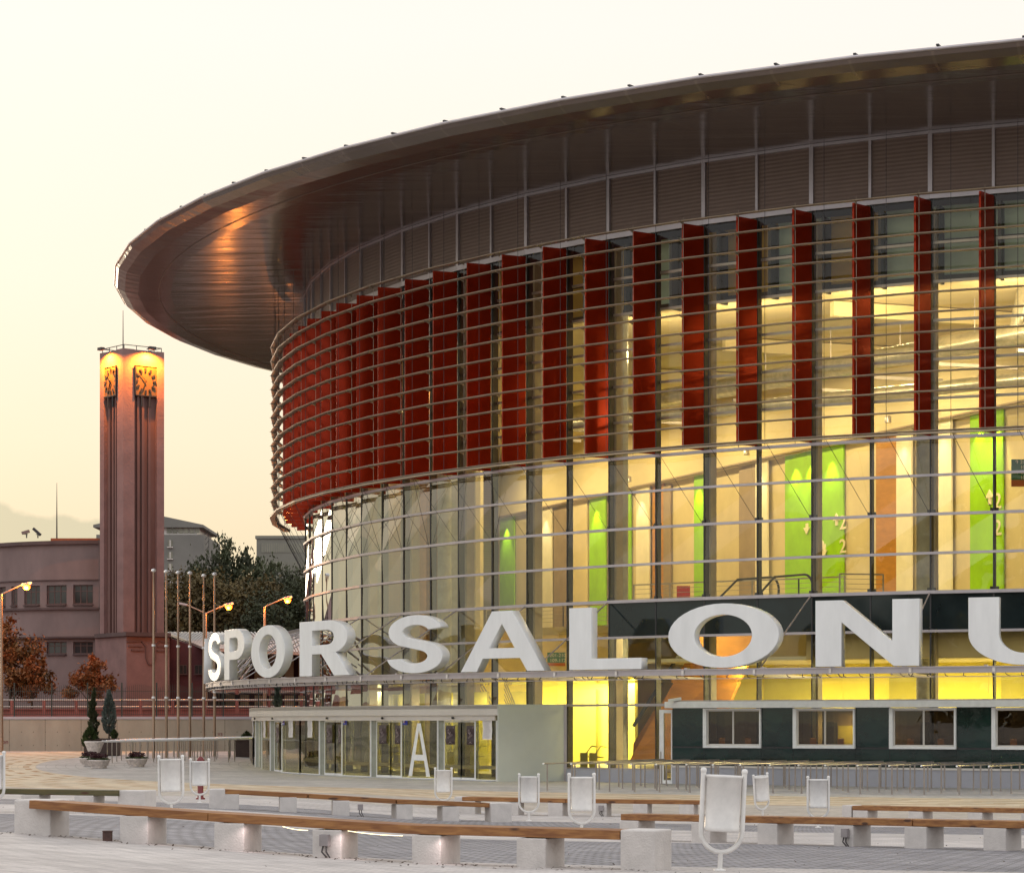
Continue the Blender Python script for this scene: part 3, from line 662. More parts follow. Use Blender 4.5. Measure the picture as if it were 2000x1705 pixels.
# hall floor slab
g = MB(); g.lathe((CX, CY, 0), [(47.9, 0.02), (47.9, 0.2), (0.1, 0.2)], 96, False, cap=False); g.build('hall_floor', M['floor_in'], ar)
# round columns
for x, r in ((1212, 45.9), (1806, 46.0), (1045, 45.8), (868, 45.8), (736, 46.2)):
    p = ring(r, ang_at(x, r)); g = MB(); g.lathe((p.x, p.y, 0), [(0.33, 0.2), (0.33, 19.9)], 24); g.build('column', M['colconc'], ar)
# ducts
def duct(pa, pb, r, name='duct'):
    g = MB(); n = int((pb-pa).length/0.16); pts = [pa.lerp(pb, i/n) for i in range(n+1)]; g.tube(pts, [r*(1.0 if i % 2 else 0.965) for i in range(n+1)], 16); g.build(name, M['duct'], ar)
duct(P(2060, 640, 101), P(1060, 822, 131), 0.46)
duct(P(2060, 735, 103), P(1120, 830, 122), 0.3)
duct(P(2010, 520, 102.5), P(1985, 640, 102.5), 0.3)
for i in range(9):
    t = i/8; p = P(2060, 640, 101).lerp(P(1060, 822, 131), t); g = MB(); g.bar(p, Vector((p.x, p.y, 19.95)), 0.04); g.bar(p+Vector((-1.5,0,-0.9)), p+Vector((2.0,1.2,-0.9)), 0.12, 0.14); g.build('duct_hanger', M['alu'], ar)
for i in range(6):      # ceiling beams
    t = (i+0.5)/6; p = wp(U0+(U1-U0)*t*0.8, 0.5, 19.6); q = p+WN*9; q.z = 19.6
    if math.hypot(q.x-CX, q.y-CY) > RG-2: q = p+WN*4; q.z = 19.6
    g = MB(); g.bar(p, q, 0.35, 0.6); g.build('ceiling_beam', M['cream2'], ar)
# railings on the upper floor
def railing(pts, z, name='balustrade', step=1.6, h=1.05):
    g = MB(); pts = [Vector((p.x, p.y, z)) for p in pts]
    for a, b in zip(pts, pts[1:]):
        for hh, r in ((h, 0.03), (0.85, 0.01), (0.65, 0.01), (0.45, 0.01), (0.25, 0.01)): g.bar(a+Vector((0,0,hh)), b+Vector((0,0,hh)), r*2)
        n = max(1, int((b-a).length/step))
        for i in range(n+1): p = a.lerp(b, i/n); g.bar(p, p+Vector((0,0,h)), 0.06)
    return g.build(name, M['steel'], ar)
railing([P(1238,0,112.5), P(1380,0,110), P(1560,0,107.5), P(1650,0,106)], 7.5)
railing([P(1640,0,104), P(1725,0,104.5)], 7.5)
railing([Vector((e1.x, e1.y-0.1, 0)), P(1100,0,133), Vector((e2.x, e2.y-0.1, 0))], 7.5)
def escal(x, Z, w):   # curved end of an escalator handrail
    c = P(x, 0, Z); g = MB(); pts = []
    for i in range(13):
        t = PI*(-0.5+i/12); pts.append(Vector((c.x+0.55*math.cos(t)*0.6+w*0.5, c.y, 8.15+0.55*math.sin(t))))
    pts = [Vector((c.x-w*0.5, c.y, 7.6))]+pts+[Vector((c.x-w*0.3, c.y, 8.6)), Vector((c.x-w*0.9, c.y, 7.5))]
    g.tube(pts, 0.055, 6); g.build('escalator_handrail', M['black'], ar)
escal(1465, 109, 1.8); escal(1535, 107, 1.6)
g = MB(); p = P(1335, 0, 116); g.box(p.x-0.3, p.x+0.3, p.y, p.y+0.3, 7.5, 8.7); o = g.build('fire_cabinet', M['redsign'], ar)
# brown stair flank with handrail in the ticket hall
def ramp_panel(name, quad, m_, t=0.5):
    g = MB(); g.slab(quad, t); return g.build(name, M[m_], ar)
Zs = 109.0
ramp_panel('stair_flank', [P(1237,1482,Zs+.5), P(1380,1482,Zs-.8), P(1490,1238,Zs-2.2), P(1375,1238,Zs-1.6)], 'brown')
ramp_panel('stair_flank', [P(1236,1482,Zs+.6), P(1237,1452,Zs+.6), P(1285,1374,Zs), P(1330,1374,Zs-.4)], 'brown', 0.3)
g = MB(); g.bar(P(1237,1418,Zs-.3), P(1345,1250,Zs-1.6), 0.10, 0.13); g.build('stair_handrail', M['dark'], ar)
# open steel stair on the left
g = MB()
for (xa, ya, xb, yb, Z) in ((870,1205,962,1372,127),(985,1325,1006,1376,125),(905,1376,880,1330,127)):
    for dz in (0, 10, 20, 30, 40): g.bar(P(xa, ya+dz, Z), P(xb, yb+dz, Z), 0.05)
g.build('stair_railing', M['steel'], ar)
g = MB()
for i in range(16):
    t = i/15; p = P(862+(955-862)*t, 1235+(1400-1235)*t, 128); g.box(p.x-0.3, p.x+0.3, p.y, p.y+2.2, p.z-0.08, p.z)
g.build('stair_steps', M['taupe'], ar)
# turnstiles and furniture seen through the lower glass
for x, Z in ((1158, 110.5), (1140, 111.5), (925, 114), (880, 116), (760, 121), (738, 124)):
    p = P(x, 0, Z); g = MB(); g.box(p.x-0.15, p.x+0.15, p.y-0.5, p.y+0.5, 0.2, 1.15); g.tube([p+Vector((-0.15,0,-p.z+1.0)), p+Vector((0.5,0,-p.z+0.95))], 0.03, 6); g.tube([Vector((p.x+0.15, p.y, 0.2)), Vector((p.x+0.15,p.y,1.2)), Vector((p.x+0.35,p.y,1.45)), Vector((p.x+0.6,p.y,1.4))], 0.03, 6)
    g.build('turnstile', M['olive'], ar)
# signs inside
def sign_in(x0, x1, y0_, y1_, Z, lines, m_='signgreen', strip='signorange', name='direction_sign'):
    a, b = P(x0, y1_, Z), P(x1, y0_, Z); g = MB(); g.box(a.x, b.x, a.y, a.y+0.15, a.z, b.z); o = g.build(name, M[m_], ar)
    h = (b.z-a.z); g = MB(); g.box(a.x, b.x, a.y-0.01, a.y+0.14, a.z-h*0.32, a.z-0.01); g.build('sign_strip', M[strip], ar)
    for i, s in enumerate(lines):
        me = text_mesh(s, h/len(lines)*0.95, 0.02, 0.0); place_mesh('sign_lettering', me, M['white_in'], Vector((a.x+0.12, a.y-0.02, b.z-h*(i+0.85)/len(lines))), (1,0,0), (0,0,1), ar)
sign_in(1069, 1104, 1274, 1294, 129, ['201-210,224-225', '109-112,124-125'])
sign_in(1976, 2040, 897, 937, 99, ['\u2191 214-3', '    104-', '\u2192 201-2', '    101-'])
# ---------------------------------------------------------------- interior lamps
def area(loc, sx, sy, e, c, rot=(0,0,0), name='ceiling_lamp'):
    l = bpy.data.lights.new(name, 'AREA'); l.shape = 'RECTANGLE'; l.size = sx; l.size_y = sy; l.energy = e; l.color = c
    o = bpy.data.objects.new(name, l); col.objects.link(o); o.location = loc; o.rotation_euler = rot; return o
HALLC = (1.0, 0.82, 0.45); LOWC = (1.0, 0.90, 0.50)
for i in range(6):      # fluorescent rows under the hall ceiling, parallel to the wall
    u = wallu(1990)+(wallu(1010)-wallu(1990))*(i+0.5)/6; p = wp(u, 4.2, 19.3)
    area(p, 0.4, 7.0, 900, HALLC, (0, 0, math.atan2(WD.y, WD.x)-PI/2))
for i in range(3):
    p = ring(43, 3.22+0.22*i, 19.3); area(p, 0.5, 5, 150, HALLC)
for i in range(6):      # added fill lights inside the glass, facing away, to brighten wall and ceiling
    a = a5-0.05+(a12-a5)*(i+0.2)/6; p = ring(RG-2.6, a, 18.2); tgt = Vector((CX-6, CY+4, 19.5))
    o = area(p, 2.5, 0.5, 420, HALLC, name='hall_fill'); o.rotation_euler = (tgt-p).to_track_quat('-Z','Y').to_euler()
for i in range(5):      # ticket hall strips
    a = a5+0.08+(a12-a5)*(i+0.3)/5; p = ring(RG-4.0, a, 4.9); area(p, 0.8, 4.0, 900, LOWC, (0, 0, a+0.0))
for x in (960, 1040, 1130, 1200):
    p = P(x, 0, 138.5); p.z = 4.85; area(p, 2.5, 1.2, 650, LOWC)
def spot(p, tgt, e, c, ang=60, blend=0.7, name='spotlight', size=0.05):
    l = bpy.data.lights.new(name, 'SPOT'); l.energy = e; l.color = c; l.spot_size = R_(ang); l.spot_blend = blend; l.shadow_soft_size = size
    o = bpy.data.objects.new(name, l); col.objects.link(o); o.location = p; o.rotation_euler = (Vector(tgt)-Vector(p)).to_track_quat('-Z', 'Y').to_euler(); return o
for x in (994, 1170, 1370, 1560, 1590, 1630, 1920, 1950):
    u = wallu(x); spot(wp(u, 0.7, ZW-0.3), wp(u, 0.05, ZW-4), 420, (0.98,1.0,0.4), 75)
for x in (1074, 1262, 1495, 1775, 1853):
    u = wallu(x); spot(wp(u, 1.1, ZW+0.1), wp(u, 0.15, ZW-4), 260, (1,0.95,0.8), 60)
    g = MB(); q = wp(u, 1.1, ZW+0.2); g.lathe(q, [(0.16, 0), (0.16, 0.3), (0.05, 0.34)], 12); g.build('spotlight_head', M['alu'], ar)

# yellow lit lower zone behind the lobby
aY0, aY1 = 3.02, ang_at(955, 44.5)
g = MB()
for i in range(10):
    p, q = ring(44.5, aY0+(aY1-aY0)*i/10), ring(44.5, aY0+(aY1-aY0)*(i+1)/10); g.slab([p+Vector((0,0,.2)), q+Vector((0,0,.2)), q+Vector((0,0,3.9)), p+Vector((0,0,3.9))], .12)
g.build('lower_hall_wall', M['yellow'], ar)
for i in range(9):
    a = aY0+(aY1-aY0)*(i+.4)/9; g = MB(); g.obox(ring(45.0, a, 2.0), Vector((math.cos(a), math.sin(a), 0)), Vector((-math.sin(a), math.cos(a), 0)), Vector((0,0,1)), .1, .45 if i % 3 else .8, 1.9); g.build('lower_pier', M[('olive','taupe','colconc')[i % 3]], ar)
for x in (640, 730, 820, 905, 950):
    a = ang_at(x, 46.3); area(ring(46.3, a, 4.0), .6, 2.0, 220, LOWC, (0, 0, a), 'lobby_lamp')
for x in (560, 660, 760, 860, 940):
    a = ang_at(x, 49.8); area(ring(49.8, a, 2.98), .5, 1.5, 45, LOWC, (0, 0, a), 'lobby_lamp')

for x in (1290, 1390):  # added fill lights that brighten the brown stair flank
    a = ang_at(x, RG-1.7); area(ring(RG-1.7, a, 6.9), .5, 1.5, 170, LOWC, (0, 0, a), 'stair_fill')
# ================================================================ LETTERED SIGN RING
RS = 53.6
sg = thing('letter_sign', ring(RS, 4.0, 4.4), 'giant white block letters standing on a curved steel ring beam around the glass hall', 'sign')
NB = 110; sa0, sa1 = 2.9, 5.0
def arcpts(r, z, a0=sa0, a1=sa1, n=NB): return [ring(r, a0+(a1-a0)*i/n, z) for i in range(n+1)]
g = MB()
pp = arcpts(RS, 4.39)
for a, b in zip(pp, pp[1:]): g.bar(a, b+(b-a)*0.02, 0.16, 0.20)
g.build('ring_beam', M['alu'], sg)
g = MB()
for r, z, t in ((RS-0.02, 4.15, 0.03), (RS+0.12, 4.50, 0.05), (RS+0.12, 4.30, 0.04)):
    q = arcpts(r, z)
    for a, b in zip(q, q[1:]): g.bar(a, b, t)
g.build('ring_cables', M['alu'], sg)
g = MB()
for i in range(0, NB, 3):
    g = MB(); a = sa0+(sa1-sa0)*(i+0.3)/NB; c = ring(RS+0.1, a, 4.39); e = Vector((math.cos(a), math.sin(a), 0)); g.obox(c, e, Vector((-e.y, e.x, 0)), Vector((0,0,1)), 0.03, 0.05, 0.13); g.build('beam_joint', M['fascia'], sg)
rh = random.Random(5); g = MB()
for i in range(330):
    a = sa0+(sa1-sa0)*(i+rh.random())/330
    if rh.random() < 0.35: continue
    c = ring(RS+rh.uniform(-.1,.1), a, 4.28); s_ = rh.uniform(-.12,.12); e = Vector((-math.sin(a), math.cos(a), 0))
    g.bar(c, c+e*s_+Vector((0,0,-.09)), 0.025); g.bar(c+e*s_+Vector((0,0,-.09)), c+e*(s_+.1)+Vector((0,0,-.12)), 0.025)
g.build('clip_hooks', M['cable'], sg)
# glass canopy under the beam and its radial arms
g = MB(); q0 = arcpts(RG+0.35, 4.10); q1 = arcpts(RS-0.1, 4.10); n = len(q0)
g.add(q0+q1+[p+Vector((0,0,.03)) for p in q0]+[p+Vector((0,0,.03)) for p in q1], [(i, i+1, n+i+1, n+i) for i in range(n-1)]+[(2*n+i, 3*n+i, 3*n+i+1, 2*n+i+1) for i in range(n-1)])
g.build('glass_canopy', M['canopyglass'], sg)
for j in range(-8, 26, 2):
    g = MB(); g.bar(gp(j, RG+0.1, 4.22), gp(j, RS-0.1, 4.30), 0.08, 0.14); g.build('canopy_arm', M['alu'], sg)
    if j not in (12,):
        g = MB(); g.tube([gp(j, RG+0.15, 7.45), gp(j+0.05, RS-0.15, 4.5)], 0.032, 6); g.build('tie_rod', M['alu'], sg)
for j in range(-8, -1, 1):
    g = MB(); g.tube([gp(j, RS-0.4, 4.45), gp(j+0.8, RS-2.6, 6.9)], 0.06, 6); g.tube([gp(j+1.6, RS-0.4, 4.45), gp(j+0.8, RS-2.6, 6.9)], 0.06, 6); g.tube([gp(j+0.8, RS-2.6, 6.9), gp(j+0.8, RG+0.15, 7.4)], 0.04, 6)
    g.build('lattice_strut', M['alu'], sg)
ell = lambda cx, cy, rx, ry, a0=0, a1=360, n=40: [(cx+rx*math.cos(R_(a0+(a1-a0)*i/n)), cy+ry*math.sin(R_(a0+(a1-a0)*i/n))) for i in range(n+(0 if abs(a1-a0) == 360 else 1))]
H = 2.42
def letter_loops(ch, w, h=H):
    t = 0.20*w if ch != 'I' else w; s = 0.17*h     # stem, bar thickness
    if ch == 'L': return [[(0,0),(w,0),(w,s+.0),(.305*w,s),(.305*w,h),(0,h)]]
    if ch == 'N': 
        t = .25*w; return [[(0,0),(t,0),(t,.68*h),(w*.76,0),(w,0),(w,h),(w-t,h),(w-t,.36*h),(w*.26,h),(0,h)]]
    if ch == 'A':
        return [[(0,0),(.19*w,0),(.265*w,.22*h),(.715*w,.22*h),(.80*w,0),(w,0),(.62*w,h),(.38*w,h)], [(.335*w,.38*h),(.498*w,.80*h),(.655*w,.38*h)]]
    if ch == 'O':
        a, b = (w-.13*w*2), 0; return [ell(w/2, h/2, w/2, h/2), ell(w/2, h/2, w/2-.235*w, h/2-.165*h)]
    if ch == 'U':
        t = .27*w; ro = [(w,h),(w-t,h)]+ell(w/2, .46*h, w/2-t, .46*h-.17*h, 0, -180, 20)+[(t,h),(0,h)]+ell(w/2, .46*h, w/2, .46*h, 180, 360, 24); return [ro]
    if ch in 'PR':
        t = .25*w; top = h; yb = .40*h; cy = (top+yb)/2; rb = (top-yb)/2; cx = .58*w
        out_ = [(0,0),(t,0),(t,yb)]
        if ch == 'R': out_ += [(.44*w,yb),(.70*w,0),(w,0),(.72*w,yb*1.06)]
        out_ += [(x, y) for x, y in ell(cx, cy, (.96 if ch == 'R' else 1)*w-cx, rb, -80 if ch == 'R' else -90, 90, 20)]+[(0,h)]
        inn = [(t,yb+s*.9),(t,h-s*.95)]+[(x, y) for x, y in ell(cx-.03*w, cy, .15*w, rb-s*.93, 90, -90, 14)]
        return [out_, inn]
    if ch == 'S':
        oT = ell(.5*w, .715*h, .45*w, .285*h, 14, 232, 26); iB = ell(.48*w, .285*h, .235*w, .125*h, 70, -162, 20)
        oB = ell(.49*w, .285*h, .47*w, .285*h, -170, 52, 26); iT = ell(.51*w, .715*h, .225*w, .125*h, 250, 18, 20)
        return [oT+iB+oB+iT]
    return [[(0,0),(w,0),(w,h),(0,h)]]
LTH = 0.42
def sign_letter(ch, x0, x1=None, a0=None, w=None):
    RF = RS+0.15
    if a0 is None:
        pa, pb = ring(RF, ang_at(x0, RF)), ring(RF, ang_at(x1, RF))
    else: pa = ring(RF, a0); pb = ring(RF, a0+w/RF)
    d = (pb-pa); wd = d.length; d.normalize()
    me = curve_mesh(letter_loops(ch, wd), LTH-0.03, 0.015)
    nrm = d.cross(Vector((0,0,1)))   # outward
    o = pa+nrm*(-LTH/2+0.1); o.z = 4.56
    ob = place_mesh('letter_'+ch.lower(), me, M['signwhite'], o, d, (0,0,1), sg)
    g = MB()
    for t in (0.15, 0.85): q = pa+d*wd*t-nrm*0.1; g.obox(Vector((q.x, q.y, 4.53)), d, nrm, Vector((0,0,1)), 0.06, 0.12, 0.04)
    g.build('letter_foot', M['alu'], sg)
sign_letter('A', 0, a0=3.195, w=2.6)
sign_letter('S', 409.5, 436); sign_letter('P', 442, 481); sign_letter('O', 494.5, 560); sign_letter('R', 589, 686)
sign_letter('S', 757, 872); sign_letter('A', 904, 1066); sign_letter('L', 1115, 1255); sign_letter('O', 1308, 1523); sign_letter('N', 1595, 1796); sign_letter('U', 1893, 2110)

# ================================================================ ENTRANCE VESTIBULE
RE = 51.2
ev = thing('entrance_vestibule', ring(RE, ang_at(720, RE)), 'low curved glass entrance lobby with sliding doors under a flat white fascia, below the letters', 'entrance lobby')
XB = [970, 928, 855, 784, 724, 668, 624, 586, 551, 528, 511, 499, 490.5]
AB = [ang_at(x, RE) for x in XB]+[3.10, 3.04, 2.98]
KN = ['pane', 'door', 'pane', 'door', 'pane', 'door', 'pane', 'pane', 'door', 'pane', 'door', 'pane', 'pane', 'pane', 'pane']
aE0 = AB[0]; aE1 = AB[-1]
def seg(a, r, z=0): return ring(r, a, z)
EG = 0.0
pts = [ring(RE+0.22, aE0+(aE1-aE0)*i/40) for i in range(41)]; inn = [ring(RG+0.15, aE0+(aE1-aE0)*i/40) for i in range(41)]
pR = ring(RG+0.15, ang_at(1108, RG)); pC = ring(RE+0.22, ang_at(971.5, RE+0.22))
g = MB(); g.prism([(p.x, p.y) for p in [pC]+pts+inn[::-1]+[pR]], 3.05, 3.2); g.build('roof_slab', M['fascia'], ev)
g = MB()
q = [pR, pC]+pts
for a, b in zip(q[1:], q[2:]):
    if (b-a).length > 0.02: g.slab([a+Vector((0,0,2.78)), b+Vector((0,0,2.78)), b+Vector((0,0,3.22)), a+Vector((0,0,3.22))], 0.06)
g.build('fascia', M['fascia'], ev)
g = MB(); 
pts2 = [ring(RE+0.1, aE0+(aE1-aE0)*i/40) for i in range(41)]
for a, b in zip(pts2, pts2[1:]): g.slab([a+Vector((0,0,2.56)), b+Vector((0,0,2.56)), b+Vector((0,0,2.78)), a+Vector((0,0,2.78))], 0.08)
g.build('door_header', M['fascia'], ev)
g = MB(); c0 = ring(RE, AB[0]); nn = (pR-pC).normalized(); g.slab([pC, pR, pR+Vector((0,0,3.18)), pC+Vector((0,0,3.18))], 0.12); g.build('side_wall', M['sidewall'], ev)
g = MB(); g.slab([pC+Vector((0,0,2.80))-nn.cross(Vector((0,0,1)))*-0.03, pR+Vector((0,0,2.80))-nn.cross(Vector((0,0,1)))*-0.03, pR+Vector((0,0,3.24))-nn.cross(Vector((0,0,1)))*-0.03, pC+Vector((0,0,3.24))-nn.cross(Vector((0,0,1)))*-0.03], 0.03); g.build('side_fascia', M['sidewall'], ev)
for t in (.33, .68):
    q = pC.lerp(pR, t)-nn.cross(Vector((0,0,1)))*-.02; g = MB(); g.bar(q+Vector((0,0,.05)), q+Vector((0,0,2.78)), .012, .02); g.build('wall_joint', M['reveal'], ev)
g = MB(); g.bar(Vector((pR.x+.02, pR.y-.1, 0)), Vector((pR.x+.02, pR.y-.1, 3.25)), 0.12); g.build('downpipe', M['alu'], ev)
M['vglass'] = glass('lobby_glass', (0.72,0.72,0.56), 1.5, 0.35, 0.45)
for i, kind in enumerate(KN):
    a0, a1 = AB[i], AB[i+1]; pa, pb = ring(RE, a0), ring(RE, a1); d = (pb-pa).normalized(); n_ = Vector((0,0,1)).cross(d)  # inward/outward
    up = Vector((0,0,1))
    am = (a0+a1)/2; outw = Vector((math.cos(am), math.sin(am), 0))
    if kind == 'pane':
        g = MB(); g.slab([pa+up*0.06, pb+up*0.06, pb+up*2.56, pa+up*2.56], 0.012); f = g.build('glass_pane', M['vglass'], ev)
        g = MB(); g.bar(pa+up*0.03, pb+up*0.03, 0.08, 0.06); g.bar(pa, pa+up*2.56, 0.07, 0.07); g.bar(pb, pb+up*2.56, 0.07, 0.07); g.build('pane_frame', M['whitep'], ev)
    else:
        ins = -outw*0.16; m_ = pa.lerp(pb, 0.44)
        # sliding pair set slightly back, with reveal on the far side
        pj = pa.lerp(pb, 0.90)
        for s0, s1 in ((pa, m_), (m_, pj)):
            g = MB(); g.slab([s0+ins+up*0.12, s1+ins+up*0.12, s1+ins+up*2.5, s0+ins+up*2.5], 0.012)
            lf = g.build('sliding_door', M['vglass'], ev)
            g = MB(); g.bar(s0+ins+up*0.06, s1+ins+up*0.06, 0.05, 0.12); g.bar(s0+ins+up*2.52, s1+ins+up*2.52, 0.05, 0.06); g.bar(s0+ins, s0+ins+up*2.5, 0.05, 0.045); g.bar(s1+ins, s1+ins+up*2.5, 0.05, 0.045); g.build('door_frame', M['whitep'], lf)
        g = MB(); g.slab([pj+ins, pb, pb+up*2.56, pj+ins+up*2.56], 0.03); g.build('door_reveal', M['reveal'], ev)
        g = MB(); c = pa.lerp(pb, 0.5)+outw*0.16+up*2.67; g.tube([c, c+outw*0.08], 0.05, 8); g.build('door_sensor', M['black'], ev)
g = MB(); n_ = [ring(RE+0.12, aE0+(aE1-aE0)*i/40) for i in range(41)]
for a, b in zip(n_, n_[1:]): g.bar(a+Vector((0,0,0.015)), b+Vector((0,0,0.015)), 0.3, 0.03)
g.build('threshold', M['plinth'], ev)
# big white letter A on the third bay
pa, pb = ring(RE+0.03, ang_at(841, RE)), ring(RE+0.03, ang_at(799, RE)); d = (pa-pb).normalized(); w = (pa-pb).length; h = 2.32
me = curve_mesh([[(0,0),(.17*w,0),(.27*w,.30*h),(.73*w,.30*h),(.83*w,0),(w,0),(.57*w,h),(.41*w,h)], [(.32*w,.41*h),(.49*w,.88*h),(.68*w,.41*h)]], 0.012)
place_mesh('gate_letter_a', me, M['whitep'], pb+Vector((0,0,0.12)), d, (0,0,1), ev)
def on_lobby(x, y, dr=0.03): 
    a = ang_at(x, RE+dr); p = ring(RE+dr, a); p.z = EYE+(YH-y)*p.y/F; return p, a
def flat_on_lobby(name, x0, x1, y0, y1, m_, label, cat, group, dr=0.03, art=None):
    p, a = on_lobby(x0, y1, dr); q, b = on_lobby(x1, y1, dr); t, _ = on_lobby((x0+x1)/2, y0, dr); d = (q-p); d.z = 0; w = d.length; d.normalize(); z0 = p.z; z1 = t.z
    n_ = d.cross(Vector((0,0,1)))
    r = thing(name, Vector((p.x, p.y, z0)), label, cat, group)
    g = MB(); nseg = 6; vs = []
    for i in range(nseg+1):
        z = z0+(z1-z0)*i/nseg; o = n_*0.012*math.sin(i*1.7)
        vs += [Vector((p.x, p.y, z))+o, Vector((q.x, q.y, z))+o, Vector((q.x, q.y, z))+o+n_*0.006, Vector((p.x, p.y, z))+o+n_*0.006]
    fs = [(0,1,2,3)]+[(4*nseg+3,4*nseg+2,4*nseg+1,4*nseg)]
    for i in range(nseg):
        for k in range(4): fs.append((4*i+k, 4*(i+1)+k, 4*(i+1)+(k+1) % 4, 4*i+(k+1) % 4))
    g.add(vs, fs); g.build('sheet', M[m_], r)
    if art: art(r, Vector((p.x, p.y, z0)), d, n_, w, z1-z0)
    return r
def art_poster(r, o, d, n_, w, h):
    g = MB(); rr = random.Random(11); f = n_*0.03; U = Vector((0,0,1))
    def st(pl, t): 
        for a, b in zip(pl, pl[1:]): g.bar(o+f+d*a[0]*w+U*a[1]*h, o+f+d*b[0]*w+U*b[1]*h, 0.01, t*.55, up=n_)
    st([(.15,.72),(.35,.82),(.2,.62),(.45,.55),(.3,.66)], .02); st([(.38,.78),(.42,.5),(.55,.68),(.6,.5)], .022); st([(.2,.36),(.75,.56)], .02); st([(.28,.33),(.78,.50)], .015); st([(.85,.84),(.86,.95)], .02)
    st([(.3,.08),(.5,.12),(.7,.08)], .02); st([(.42,.11),(.5,.16),(.58,.11)], .014)
    g.build('handwritten_strokes', M['posterink'], r)
def art_text(r, o, d, n_, w, h):
    g = MB(); f = n_*0.03; U = Vector((0,0,1)); rr = random.Random(4)
    nl = 17
    for i in range(nl): g.bar(o+f+d*w*.1+U*h*(.08+.86*i/nl), o+f+d*w*rr.uniform(.7,.92)+U*h*(.08+.86*i/nl), 0.006, h*.007, up=n_)
    g.build('printed_lines', M['ink'], r)
def art_blue(r, o, d, n_, w, h):
    g = MB(); c = o+n_*0.03+d*w/2+Vector((0,0,h*.58)); g.bar(c-Vector((0,0,h*.22)), c+Vector((0,0,h*.2)), 0.008, w*.34, up=n_); g.build('round_emblem', M['paper'], r)
    g = MB(); g.bar(c-Vector((0,0,h*.12)), c+Vector((0,0,h*.08)), 0.012, w*.16, up=n_); g.build('red_centre', M['redsign'], r)
PG = 'dark posters taped to the sliding doors'
for x0, x1, nm in ((912,927,'dark poster on the right leaf of the sliding door right of the big letter A'),(871,889,'dark poster on the left leaf of the sliding door right of the big letter A'),(772,783,'dark poster on the door leaf touching the left side of the big letter A bay'),
                   (741,755,'dark poster on the left leaf of the sliding door left of the big letter A'),(661,667,'narrow dark poster half hidden behind the frame left of the yellow lit bay'),(638,649,'dark poster on the sliding door left of the yellow lit bay'),(539,545,'dark poster seen edge-on on the far left sliding door')):
    flat_on_lobby('poster', x0, x1, 1415+(x0-640)*0.007, 1451+(x0-640)*0.011, 'poster', nm, 'poster', PG, -0.11, art_poster)
flat_on_lobby('notice_sheet', 943, 961, 1404, 1444, 'paper', 'large white printed notice on the last glass bay beside the pale green wall', 'notice', 'white notices on the lobby glass', 0.03, art_text)
for x0, x1, nm in ((601,610,'long white notice on the wide bay, right one of the neighbouring pair'),(564,572,'long white notice on the wide bay, left one of the neighbouring pair'),(514.5,518.5,'curled white notice on the narrow bay near the left end of the lobby'),(493,495,'white notice strip on the last visible bay at the left end of the lobby')):
    flat_on_lobby('notice_sheet', x0, x1, 1405, 1439.5, 'paper', nm, 'notice', 'white notices on the lobby glass', 0.03, art_text)
for x0, x1, nm in ((786.5,796,'square blue sticker at the top left of the bay with the big letter A'),(670.5,677.5,'square blue sticker at the top left of the bay with the yellow column'),(551.8,556,'small blue sticker at the top of the bay left of the paired notices')):
    flat_on_lobby('sticker', x0, x1, 1404.5, 1415.5, 'blue', nm, 'sticker', 'blue stickers on the lobby glass', 0.03, art_blue)

# ================================================================ TICKET KIOSK
k0 = Vector((6.43, 103.2, 0)); k1 = Vector((19.6, 95.0, 0)); kd = (k1-k0).normalized(); kn = kd.cross(Vector((0,0,1)))  # towards camera
if kn.y > 0: kn = -kn
def kx(x):    # distance along the kiosk front under pixel column
    k = (x-1000)/F; return (k*k0.y-k0.x)/(kd.x-k*kd.y)
def kp(t, z, off=0): p = k0+kd*t+kn*off; return Vector((p.x, p.y, z))
kx1 = kx(2160)
kk = thing('ticket_kiosk', k0, 'long ticket office with dark green glass panels, white sliding windows and white flat fascia', 'ticket office')
def kbox(name, t0, t1, z0, z1, off, th, m_, parent=None, bevel=0):
    g = MB(); g.obox((kp(t0, z0, off)+kp(t1, z1, off))/2-kn*th/2, kd, kn, Vector((0,0,1)), (t1-t0)/2, th/2, (z1-z0)/2); return g.build(name, M[m_], parent or kk, bevel)
ta = kx(1313)
kbox('plinth', ta, kx1, 0, 0.66, 0.02, 0.3, 'plinth'); kbox('plinth_cap', ta-.02, kx1, 0.66, 0.74, 0.06, 0.2, 'fascia')
kbox('fascia', kx(1304), kx1, 3.06, 3.32, 0.28, 0.5, 'whitep', None, 0.01); kbox('roof_edge', kx(1312), kx1, 3.322, 3.37, 0.2, 3.0, 'alu')
wins = [(1374.7,1487.7),(1550,1671),(1738,1868.5),(1938,2073)]
cuts = [ta]
for a, b in wins: cuts += [kx(a), kx(b)]
cuts.append(kx1)
for i in range(0, len(cuts), 2): kbox('green_glass_panel', cuts[i]+.012, cuts[i+1]-.012, 1.52, 3.06, 0, 0.05, 'kglass')
for i in range(0, len(cuts)-1): kbox('lower_glass_panel', cuts[i]+.012, cuts[i+1]-.012, 0.75, 1.45, 0, 0.05, 'kglass')
kbox('panel_backing', ta, kx1, 0.7, 3.06, -0.06, 0.05, 'dark') if False else None
g = MB()
for c in cuts[1:-1]: g.obox(kp(c, 1.9, -0.03), kd, kn, Vector((0,0,1)), 0.012, 0.02, 1.17)
g.obox((kp(ta,1.485,-0.03)+kp(kx1,1.485,-0.03))/2, kd, kn, Vector((0,0,1)), (kx1-ta)/2, 0.02, 0.035); g.build('panel_joints', M['dark'], kk)
M['kwin'] = glass('kiosk_window_glass', (0.72,0.66,0.55), 1.5, 0.1, 0.6)
